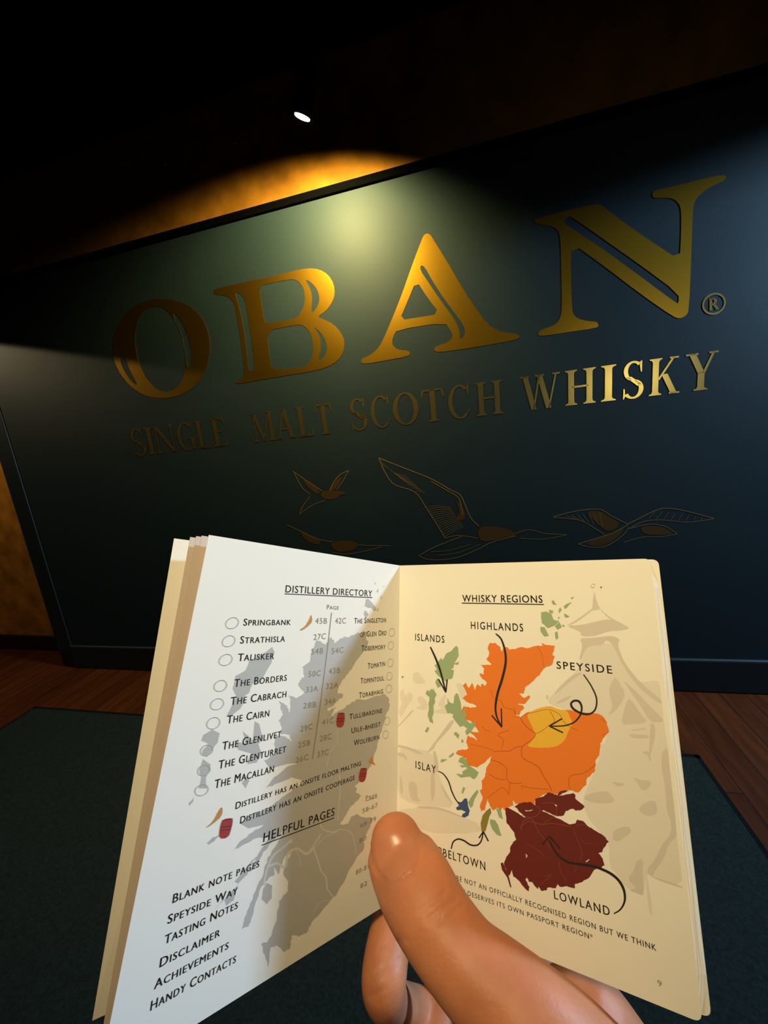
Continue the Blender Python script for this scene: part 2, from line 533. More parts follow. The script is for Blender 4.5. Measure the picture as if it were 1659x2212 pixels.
TAG = (('S', 291, 321), ('I', 322, 340), ('N', 341, 386), ('G', 390, 428), ('L', 430, 460), ('E', 463, 497),
       ('M', 550, 598), ('A', 600, 640), ('L', 646, 681), ('T', 687, 723),
       ('S', 760, 797), ('C', 805, 845), ('O', 852, 907), ('T', 914, 963), ('C', 971, 1016), ('H', 1030, 1088),
       ('W', 1126, 1210), ('H', 1221, 1287), ('I', 1298, 1330), ('S', 1343, 1391), ('K', 1401, 1467), ('Y', 1478, 1547))
base_y = lambda x: 985.0 - (x - 300) * 0.1172
cap_y = lambda x: 925.5 - (x - 305) * 0.1352
for ch, x0, x1 in TAG:
    polys, w = serif(ch)
    a, b = wp((x0, base_y(x0))), wp((x1, base_y(x1)))
    u, v = wp((x0, cap_y(x0))), wp((x1, cap_y(x1)))
    hgt = (((u - a).z + (v - b).z) / 2)
    vs, fs = [], []
    for p in polys:
        k = len(vs)
        vs += [a + (b - a) * (q[0] / w) + PZ * (hgt * q[1]) for q in p]
        fs += [tuple(k + i for i in t) for t in tessellate_polygon([[Vector((q[0], q[1], 0)) for q in p]])]
    mesh('small_letter', vs, fs, M_gold2, panel)


# the gulls, drawn in thin gold lines and faint gold washes
def gull(lines, fills):
    vs, fs = [], []
    for pts, w in lines:
        p = catmull(c4(pts), 6)
        rvs, rfs = ribbon(p, w)
        k = len(vs)
        vs += [wp(q, .0010) for q in rvs]
        fs += [tuple(k + i for i in t) for t in rfs]
    nl = len(fs)
    for pts in fills:
        q2, t2 = tris([chaikin(c4(pts), 1)])
        k = len(vs)
        vs += [wp(q, .0008) for q in q2]
        fs += [tuple(k + i for i in t) for t in t2]
    return mesh('gull_drawing', vs, fs, [M_goldline, M_goldwash], panel, [0] * nl + [1] * (len(fs) - nl))


hatch = []
for i in range(15):
    f = i / 14
    hatch.append(([(545 + 62 * f, 205 + 95 * f), (580 + 50 * f, 200 + 84 * f), (622 + 44 * f, 205 + 62 * f)], 0.9))
for i in range(9):
    f = i / 8
    hatch.append(([(400 + 110 * f, 62 + 90 * f), (440 + 90 * f, 92 + 62 * f), (480 + 60 * f, 104 + 56 * f)], 0.9))
gull([([(390, 43), (410, 90), (440, 130), (508, 156), (545, 208), (580, 262), (606, 306)], 2.0),
      ([(392, 45), (470, 76), (560, 112), (620, 146), (655, 165), (672, 200), (690, 240), (716, 266)], 2.2),
      ([(560, 120), (615, 152), (648, 172), (660, 205), (664, 230)], 2.0),
      ([(606, 305), (650, 297), (715, 306)], 1.4), ([(520, 363), (560, 340), (612, 318), (660, 300)], 1.8),
      ([(520, 364), (560, 376), (640, 370), (715, 340), (760, 318), (835, 298)], 1.6),
      ([(835, 290), (880, 278), (930, 290), (1002, 294)], 1.3), ([(850, 306), (930, 308), (1002, 295)], 1.1),
      ([(560, 350), (620, 345), (690, 325)], 1.0), ([(580, 362), (650, 352), (720, 325)], 1.0)] + hatch,
     [[(716, 270), (750, 266), (795, 271), (825, 282), (839, 297), (800, 303), (760, 314), (725, 318), (712, 295)],
      [(640, 178), (660, 200), (676, 240), (655, 250), (640, 240), (655, 222)]])
gull([([(958, 236), (1010, 222), (1060, 213), (1112, 212), (1150, 234), (1198, 258)], 1.8),
      ([(960, 238), (1040, 246), (1085, 268), (1128, 296)], 1.6),
      ([(1196, 262), (1240, 240), (1280, 220), (1322, 208), (1385, 216), (1482, 241)], 1.8),
      ([(1482, 242), (1400, 253), (1310, 246), (1250, 252), (1205, 275)], 1.5),
      ([(1200, 276), (1270, 260), (1325, 268), (1362, 291)], 1.5), ([(1362, 292), (1310, 300), (1250, 302), (1190, 318)], 1.3),
      ([(1200, 262), (1160, 285), (1120, 300), (1040, 324)], 1.8), ([(1040, 325), (1080, 334), (1130, 331), (1180, 300), (1205, 270)], 1.6)] +
     [([(1000 + 18 * i, 232 - 2 * i), (1030 + 15 * i, 243 + 4 * i)], 1.0) for i in range(7)] +
     [([(1290 + 22 * i, 216 + 3 * i), (1270 + 24 * i, 242 + 1 * i)], 1.0) for i in range(8)],
     [[(1060, 218), (1112, 216), (1148, 240), (1180, 262), (1140, 288), (1105, 262)],
      [(1195, 266), (1160, 288), (1130, 298), (1060, 322), (1085, 332), (1130, 328), (1172, 300)],
      [(1240, 268), (1290, 264), (1330, 274), (1350, 291), (1300, 296), (1250, 292)]])
gull([([(110, 88), (145, 112), (175, 132), (205, 152)], 1.8), ([(115, 95), (140, 140), (165, 162)], 1.4),
      ([(292, 85), (262, 100), (240, 128), (230, 152)], 1.8), ([(290, 88), (272, 120), (252, 148)], 1.5),
      ([(165, 170), (140, 205), (132, 228)], 1.4), ([(132, 228), (170, 200), (215, 182)], 1.3)],
     [[(200, 152), (235, 150), (272, 152), (287, 160), (262, 166), (245, 180), (205, 178)],
      [(240, 128), (272, 98), (262, 128), (244, 150), (230, 150)], [(140, 110), (175, 134), (200, 154), (190, 164), (160, 142)]])
gull([([(90, 262), (140, 285), (190, 308), (240, 318)], 1.6), ([(325, 328), (380, 330), (428, 330)], 1.2), ([(240, 352), (300, 356), (400, 334)], 1.2)],
     [[(130, 282), (165, 298), (205, 316), (190, 330), (150, 312)], [(235, 318), (290, 312), (328, 322), (310, 345), (262, 352), (238, 340)]])

# ------------------------------------------------------------------ spotlight above the sign
M_lens = bpy.data.materials.new('lamp_lens')
M_lens.use_nodes = True
_b = M_lens.node_tree.nodes['Principled BSDF']
_b.inputs['Base Color'].default_value = (0.8, 0.8, 0.7, 1)
_b.inputs['Emission Color'].default_value = (1.0, 0.92, 0.45, 1)
_b.inputs['Emission Strength'].default_value = 4.0
LAMP_AX = Vector((-0.42, 0.22, -0.88)).normalized()
spotl = thing('spotlight', 'black cylinder spotlight hanging above the gold lettering with a glowing lens', 'spotlight', LAMP)


def lathe(name, prof, origin, axis, m, parent, n=32, smooth=True):
    axis = Vector(axis).normalized()
    s = axis.orthogonal().normalized()
    t = axis.cross(s)
    vs, fs = [], []
    for h, r in prof:
        for k in range(n):
            a = math.tau * k / n
            vs.append(Vector(origin) + axis * h + (s * math.cos(a) + t * math.sin(a)) * r)
    for i in range(len(prof) - 1):
        for k in range(n):
            fs.append((i * n + k, i * n + (k + 1) % n, (i + 1) * n + (k + 1) % n, (i + 1) * n + k))
    fs.append(tuple(range(n))[::-1])
    fs.append(tuple((len(prof) - 1) * n + k for k in range(n)))
    o = mesh(name, vs, fs, m, parent)
    return o


lathe('housing', [(-0.13, .018), (-0.125, .032), (-0.01, .033), (0.0, .032), (0.0, .029), (-.008, .028)], LAMP, LAMP_AX, M_ceil, spotl)
lathe('lens', [(-0.004, .027), (0.002, .026), (0.004, .016), (0.005, .003)], LAMP, LAMP_AX, M_lens, spotl)
knee = LAMP - LAMP_AX * 0.10
lathe('stem', [(0, .011), (ZC - knee.z - .02, .011)], knee, (0, 0, 1), M_ceil, spotl, 16)
lathe('ceiling_rose', [(0, .055), (.015, .05), (.02, .02)], (knee.x, knee.y, ZC), (0, 0, -1), M_ceil, spotl, 24)

# two little made-up brass studs, standing in for glints high up on the left
M_brass = mat('glint_brass', (0.7, 0.5, 0.25, 1), 0.3, metal=1.0)
for q, lb in (((507, 309), 'tiny made-up brass stud for a glint on the dark upper wall, nearer the spotlight'), ((357, 356), 'tiny made-up brass stud for a glint on the dark upper wall, farther left of the spotlight')):
    c = on_plane(q, Vector((0, YB, 0)), Vector((0, -1, 0)))
    o = lathe('glint_stud', [(-.006, .009), (0.004, .009), (.008, .006), (.010, .002)], c, (0, -1, 0), M_brass, None, 16)
    o['label'] = lb
    o['category'] = 'stud'
    o['group'] = 'made-up brass studs for glints on the upper wall'

# ------------------------------------------------------------------ the open booklet
St, Sb, TL, TR = (863, 1222), (855, 1938), (450, 1156), (1405, 1207)
BL, BR = (209, 2342), (1516, 2206)
Z0 = 0.17112
S0, S1 = at(St, Z0), at(Sb, Z0 * 0.82)
Tl, Tr = at(TL, Z0 * 0.68), at(TR, Z0 * 0.755)
NL = (Tl - S0).cross(S1 - S0).normalized()
if NL.dot(EYE - S0) < 0:
    NL = -NL
NR = (Tr - S0).cross(S1 - S0).normalized()
if NR.dot(EYE - S0) < 0:
    NR = -NR
Bl, Br = on_plane(BL, S0, NL), on_plane(BR, S0, NR)
booklet = thing('booklet', 'small open white booklet of whisky notes and a coloured region map, held by a hand', 'booklet', S1)


class Page:
    """one printed page: paper sheet plus its ink, gathered into one mesh"""

    def __init__(self, corners, n, lift):
        self.c, self.n = corners, n
        self.v, self.f, self.m, self.mats = [], [], [], []
        self.lift = lift
        self.layer = 0
        self.p0 = corners[0] + n * lift

    def mi(self, m):
        if m not in self.mats:
            self.mats.append(m)
        return self.mats.index(m)

    def sheet(self, m, round_px=0, th=0.00025):
        c = [p + self.n * self.lift for p in self.c]
        out = []
        for i, p in enumerate(c):
            if i in (1, 2) and round_px:
                a, b = c[i - 1], c[(i + 1) % 4]
                d0, d1 = (a - p).normalized() * round_px, (b - p).normalized() * round_px
                for k in range(7):
                    t = k / 6
                    out.append((p + d0) * (1 - t) ** 2 + p * 2 * t * (1 - t) + (p + d1) * t * t)
            else:
                out.append(p)
        n = len(out)
        k = len(self.v)
        self.v += out + [p - self.n * th for p in out]
        self.f += [tuple(k + i for i in range(n)), tuple(k + n + i for i in range(n))[::-1]]
        self.f += [(k + i, k + (i + 1) % n, k + n + (i + 1) % n, k + n + i) for i in range(n)]
        self.m += [self.mi(m)] * (n + 2)

    def put(self, pts, faces, m, world=False):
        """ink: 2D photograph pixels on the page"""
        self.layer += 1
        off = 0.00003 + 0.0000012 * self.layer
        k = len(self.v)
        if world:
            self.v += [p + self.n * off for p in pts]
        else:
            self.v += [on_plane(p, self.p0, self.n) + self.n * off for p in pts]
        self.f += [tuple(k + i for i in t) for t in faces]
        self.m += [self.mi(m)] * len(faces)

    def area(self, loops, m, sm=0):
        loops = [chaikin(l, sm) if sm else l for l in loops]
        self.put(*tris(loops), m)

    def line(self, pts, w, m, k=6):
        p = catmull(pts, k) if len(pts) > 2 else pts
        if isinstance(w, (list, tuple)):
            n = len(p)
            w = [w[0] + (w[1] - w[0]) * math.sin(math.pi * i / (n - 1)) for i in range(n)]
        self.put(*ribbon(p, w), m)

    def text(self, s, a, b, cap, m=None, caps=True, fat=0.012, spacing=1.12, cap2=None):
        """a line of lettering from baseline pixel a to baseline pixel b, cap pixels tall at its left end"""
        vs, fs = text2d(s, caps, spacing, fat)
        A, B = on_plane(a, self.p0, self.n), on_plane(b, self.p0, self.n)
        up = (self.c[0] - self.c[3]).normalized()
        # pixel height -> metres along the page
        z = (A - EYE).dot(-AX[2])
        q = A + up * 0.001
        rel = q - EYE
        zz = rel.dot(-AX[2])
        p1 = Vector((829.5 + FPX * rel.dot(AX[0]) / zz, 1106 - FPX * rel.dot(AX[1]) / zz))
        h = cap / ((p1 - Vector(a)).length / 0.001)
        x0, x1 = min(v[0] for v in vs), max(v[0] for v in vs)
        self.put([A + (B - A) * ((v[0] - x0) / (x1 - x0)) + up * (h * v[1] / CAP) for v in vs], fs, m or M_ink, True)

    def circle(self, c, rx, ry, w, m, tilt=-0.2):
        o = [(c[0] + rx * math.cos(a), c[1] + ry * math.sin(a) + tilt * rx * math.cos(a)) for a in [i * math.tau / 24 for i in range(24)]]
        i_ = [(c[0] + (rx - w) * math.cos(a), c[1] + (ry - w) * math.sin(a) + tilt * (rx - w) * math.cos(a)) for a in [i * math.tau / 24 for i in range(24)]]
        self.area([o, i_], m)

    def build(self, name, parent):
        return mesh(name, self.v, self.f, self.mats, parent, self.m)


def jag(pts, amp, seed, n=3):
    """roughen an outline into a ragged coast"""
    r = random.Random(seed)
    out = []
    N = len(pts)
    for i in range(N):
        a, b = Vector(pts[i]), Vector(pts[(i + 1) % N])
        d = b - a
        L = d.length
        out.append(tuple(a))
        k = int(L / (amp * 2.2)) if amp else 0
        for j in range(1, min(k, n) + 1):
            t = j / (min(k, n) + 1)
            nrm = Vector((-d.y, d.x)).normalized()
            q = a + d * t + nrm * r.uniform(-amp, amp)
            out.append(tuple(q))
    return out


# ---- left page: the directory
lp = Page([S0, Tl, Bl, S1], NL, 0.0006)
lp.sheet(M_paper)
k6 = lambda pts: scal(200, 1130, 2.5136, pts)
k7 = lambda pts: scal(200, 1650, 2.5136, pts)
z7 = lambda pts: scal(560, 1240, 4.81, pts)
cA = lambda pts: scal(430, 1230, 7.213, pts)
cB = lambda pts: scal(400, 1460, 6.38, pts)
cC = lambda pts: scal(640, 1640, 6.505, pts)
north = z7([(590, 690), (640, 700), (690, 742), (738, 655), (775, 685), (780, 718), (830, 682), (880, 650), (935, 655), (1030, 605), (1050, 640), (1075, 590), (1130, 600), (1110, 660), (1132, 700), (1095, 800), (1055, 840), (1000, 910), (960, 990), (890, 1080), (845, 1135), (822, 1190), (815, 1238), (875, 1243), (855, 1290), (800, 1325), (765, 1370), (705, 1405), (712, 1425), (800, 1378), (770, 1430), (745, 1490), (800, 1440), (890, 1390), (950, 1340), (1010, 1300), (1100, 1308), (1200, 1268), (1300, 1245), (1345, 1290), (1358, 1370), (1320, 1450), (1290, 1560), (1245, 1700), (1215, 1830), (1170, 1960), (1110, 2080)])
south = cC([(900, 300), (840, 360), (815, 378), (850, 400), (835, 460), (910, 512), (850, 590), (775, 650), (720, 730), (660, 850), (605, 910), (650, 920), (730, 905), (780, 800), (840, 770), (920, 810), (1060, 820), (1065, 880), (1000, 1010), (960, 1100), (935, 1290), (835, 1405), (700, 1660), (555, 1925)]) + \
    k7([(1310, 720), (1250, 790), (1190, 860), (1160, 920), (1120, 938), (1080, 930), (1072, 1000), (1040, 1022), (1000, 985), (965, 1000), (958, 1060), (955, 1105), (940, 1060), (925, 1010), (918, 975), (948, 968), (975, 920), (1000, 850), (1012, 745), (1060, 690), (1062, 640), (1035, 600), (1050, 530), (1085, 482), (1045, 500), (1025, 550), (1010, 600), (985, 560), (988, 600), (955, 620), (920, 660), (895, 730), (862, 840), (848, 882), (810, 897), (822, 850), (850, 780), (885, 690), (930, 590), (948, 520), (975, 470), (1020, 400), (1060, 330), (1000, 400), (925, 480), (900, 540), (850, 590), (905, 480), (960, 400), (900, 400), (800, 450), (765, 470), (800, 420), (870, 370), (930, 330), (850, 350), (800, 320), (870, 270), (960, 235), (1030, 180)])
west = k6([(1160, 1400), (1080, 1380), (1010, 1410), (940, 1440), (985, 1380), (1060, 1320), (1120, 1300), (1030, 1315), (960, 1330), (930, 1290), (1000, 1250), (985, 1200), (990, 1150), (1050, 1160), (1080, 1190), (1070, 1150), (1015, 1140), (1030, 1110), (1010, 1075), (1035, 1040), (1020, 1000), (1015, 965), (1055, 990), (1070, 1030), (1075, 960), (1060, 935), (1110, 950), (1150, 920), (1115, 880), (1125, 855), (1150, 830), (1140, 780), (1180, 750), (1190, 700), (1207, 655)])
lp.area([jag(north + south + west, 1.6, 3)], M_mapgrey)
for isl in (k6([(975, 672), (988, 700), (970, 760), (930, 830), (915, 860), (870, 870), (850, 920), (790, 960), (760, 900), (775, 830), (830, 800), (850, 750), (940, 700)]),
            k6([(830, 960), (800, 1010), (760, 1040), (725, 1050), (770, 960), (800, 930)]),
            k6([(880, 1075), (905, 1090), (925, 1170), (900, 1200), (920, 1250), (890, 1300), (840, 1310), (860, 1250), (790, 1230), (770, 1180), (830, 1200), (815, 1130), (870, 1180)]),
            k6([(600, 1150), (650, 1120), (690, 1140), (680, 1190), (650, 1230), (620, 1270), (595, 1260), (600, 1230), (630, 1200), (590, 1180)]),
            k6([(600, 1280), (640, 1310), (640, 1340), (615, 1380), (620, 1440), (575, 1440), (590, 1380), (580, 1340)]),
            k7([(550, 180), (545, 205), (525, 228), (520, 215)]), k6([(840, 1370), (850, 1400), (830, 1440), (810, 1410)]),
            k7([(945, 645), (975, 660), (972, 730), (945, 762), (918, 735), (925, 680)]),
            k7([(650, 400), (690, 385), (660, 420), (630, 440), (620, 430)]),
            k7([(910, 490), (870, 530), (840, 600), (790, 650), (770, 640), (810, 590), (860, 530)]),
            k7([(790, 655), (765, 740), (725, 770), (715, 735), (745, 700)]), k7([(712, 740), (690, 760), (662, 790), (700, 745)]),
            z7([(1105, 265), (1130, 255), (1175, 300), (1210, 345), (1220, 375), (1190, 385), (1160, 350), (1120, 345), (1095, 330)]),
            z7([(1090, 380), (1115, 385), (1135, 420), (1105, 465), (1085, 420)]), z7([(1190, 80), (1212, 95), (1205, 118)]), z7([(1275, 135), (1310, 115), (1290, 138)]),
            z7([(1215, 180), (1240, 150), (1236, 200)]), z7([(1255, 240), (1272, 222), (1270, 270)]), z7([(1225, 360), (1238, 350), (1235, 385), (1220, 390)])):
    lp.area([jag(isl, 1.0, 5, 1)], M_mapgrey)
for riv, w in ((k7([(930, 660), (945, 580), (980, 500), (1040, 450), (1090, 400), (1075, 430)]), 4), (k7([(950, 560), (1000, 540), (1045, 560), (1060, 490), (1110, 460), (1160, 490), (1200, 455)]), 5.0),
               (k7([(1240, 380), (1215, 420), (1170, 480), (1140, 475)]), 3.0), (k7([(1200, 460), (1225, 530), (1240, 580), (1268, 620), (1275, 680), (1310, 725)]), 3.6),
               (k7([(1235, 300), (1245, 350), (1300, 370), (1345, 355)]), 2.6), (k7([(1340, 60), (1345, 130), (1335, 230), (1330, 310)]), 2.0), (k7([(1345, 355), (1400, 370), (1425, 440), (1430, 490)]), 1.8),
               (k7([(1200, 460), (1260, 400), (1330, 365)]), 1.6), (k7([(1130, 560), (1120, 500), (1100, 470)]), 1.6), (k7([(1290, 740), (1240, 750), (1200, 800)]), 1.4),
               (z7([(850, 1540), (810, 1650), (810, 1750), (740, 1850), (700, 2000)]), 1.2), (z7([(1050, 640), (1050, 720)]), 0.8)):
    lp.line(riv, w, M_mapgrey2)
lp.text('DISTILLERY DIRECTORY', (616, 1279.5), (803.5, 1288.5), 15.5, caps=False)
lp.line([(614.5, 1282.8), (804, 1290.8)], 1.7, M_ink)
lp.text('Page', (705.5, 1316), (731.5, 1317), 9.5, M_inkgrey)
for s, a, b, h in (('Springbank', (525, 1351.3), (627.6, 1350), 15), ('Strathisla', (518, 1390.2), (615, 1386), 16), ('Talisker', (513, 1428.3), (591.5, 1423.4), 16.5),
                   ('The Borders', (505, 1484.3), (619, 1470), 17), ('The Cabrach', (497, 1523.5), (618, 1505.5), 17.5), ('The Cairn', (489.5, 1563.4), (581, 1547), 17.5),
                   ('The Glenlivet', (479, 1620.5), (607, 1591.7), 18), ('The Glenturret', (471, 1661.4), (617.5, 1624.6), 18.5), ('The Macallan', (462.5, 1703.5), (591, 1667), 19),
                   ('Distillery has an onsite floor malting', (508, 1748), (779.5, 1653), 15), ('Distillery has an onsite cooperage', (518, 1779.5), (766, 1684), 15.5),
                   ('Blank note pages', (372, 1951), (559.5, 1872), 20), ('Speyside Way', (361, 1996), (512.5, 1930.5), 20), ('Tasting Notes', (354, 2040.5), (513, 1961.5), 20.5),
                   ('Disclaimer', (344, 2090), (474.5, 2021), 21), ('Achievements', (332, 2137.5), (493, 2048.5), 21), ('Handy Contacts', (324, 2183.5), (509, 2078), 22)):
    lp.text(s, a, b, h, fat=0.014)
lp.text('HELPFUL PAGES', (568, 1819), (722, 1761), 20, caps=False)
lp.line([(565, 1825.5), (721, 1766.5)], 1.8, M_ink)
for s, a, b in (('The Singleton', (985, 515), (1315, 500)), ('of Glen Ord', (1045, 655), (1320, 635)), ('Tobermory', (1060, 800), (1310, 780)), ('Tomatin', (1125, 985), (1305, 955)),
                ('Tomintoul', (1050, 1140), (1295, 1105)), ('Torabhaig', (1035, 1290), (1285, 1240)), ('Tullibardine', (935, 1512), (1275, 1440)), ('Uile-bheist', (955, 1655), (1260, 1580)), ('Wolfburn', (980, 1785), (1245, 1715))):
    lp.text(s, z7([a])[0], z7([b])[0], 12.0, fat=0.006)
for s, a, b in (('45B', (580, 515), (702, 515)), ('42C', (787, 515), (897, 512)), ('27C', (562, 685), (688, 672)), ('54B', (538, 835), (662, 825)), ('54C', (750, 830), (872, 815)),
                ('50C', (510, 1070), (636, 1055)), ('43B', (720, 1040), (837, 1025)), ('33A', (485, 1230), (607, 1215)), ('32A', (690, 1195), (820, 1180)), ('28B', (455, 1398), (590, 1380)),
                ('34A', (680, 1360), (796, 1340)), ('29C', (425, 1638), (547, 1610)), ('41C', (650, 1570), (770, 1545)), ('25B', (400, 1805), (526, 1775)), ('28C', (625, 1740), (746, 1710)),
                ('26C', (375, 1965), (506, 1925)), ('37C', (600, 1905), (716, 1875))):
    lp.text(s, z7([a])[0], z7([b])[0], 12.3, M_inkgrey, caps=False, fat=0.0)
lp.line(z7([(750, 400), (695, 870), (632, 1350), (550, 1920)]), 1.6, M_inkgrey)
for s, a, b, h in (('Page', (972, 572), (1132, 520), 9), ('58-67', (925, 758), (1140, 668), 9.5), ('68-79', (895, 965), (1115, 860), 9.5), ('80', (880, 1175), (980, 1130), 9.5), ('80-81', (832, 1622), (1010, 1530), 10), ('82', (895, 1815), (990, 1765), 10)):
    lp.text(s, cC([a])[0], cC([b])[0], h, M_inkgrey, caps=False, fat=0.0)
lp.line(cC([(968, 585), (1135, 530)]), 1.0, M_inkgrey)
for c, rx, ry in (((501, 1345.6), 14.5, 12.5), ((493.6, 1384.6), 14.5, 12.5), ((487, 1425), 15, 12.5), ((475.6, 1481), 14.5, 12.5), ((468.5, 1520.6), 15, 12.5), ((460.5, 1561.6), 15, 13), ((446, 1620), 14, 12), ((440, 1663), 14, 12), ((435, 1706), 15, 12.5)):
    lp.circle(c, rx, ry, 1.5, M_ring)
for c in z7([(1375, 605), (1365, 740), (1360, 920), (1350, 1060), (1345, 1190), (1325, 1525), (1310, 1665)]):
    lp.circle(c, 6.5, 9, 0.9, M_ring)
for leaf in (z7([(538, 412), (552, 490), (500, 545), (440, 585), (415, 580), (478, 540), (518, 470)]), k7([(704, 228), (702, 280), (655, 322), (605, 352), (655, 310), (685, 250)]), z7([(1165, 1888), (1178, 1945), (1212, 1988), (1160, 1965), (1125, 1950), (1150, 1930)])):
    lp.area([leaf], M_barley, 1)
for tl_, tr_, br_, bl_ in (z7([(815, 1440), (884, 1438), (866, 1590), (800, 1592)]), z7([(1052, 2015), (1116, 2012), (1088, 2160), (1032, 2158)]), k7([(703, 300), (762, 290), (735, 400), (686, 404)])):
    lerp = lambda p, q, t: (p[0] + (q[0] - p[0]) * t, p[1] + (q[1] - p[1]) * t)
    ml, mr = lerp(tl_, bl_, .5), lerp(tr_, br_, .5)
    lp.area([[tl_, tr_, (mr[0] + 2.2, mr[1]), br_, bl_, (ml[0] - 2.2, ml[1])]], M_cask, 1)
    for t in (.06, .42, .58):
        lp.line([lerp(tl_, bl_, t), lerp(tr_, br_, t)], 1.8, M_cask2)
lp.build('left_page', booklet)

# ---- right page: the region map
rp = Page([S0, Tr, Br, S1], NR, 0.0006)
rp.sheet(M_paper, 0.0022)
g8 = lambda pts: scal(840, 1190, 2.676, pts)
gD = lambda pts: scal(840, 1370, 5.67, pts)
gE = lambda pts: scal(1020, 1370, 5.352, pts)
gF = lambda pts: scal(1060, 1680, 4.879, pts)
gZ = lambda pts: scal(840, 1660, 2.37, pts)
gG = lambda pts: scal(960, 1850, 3.318, pts)
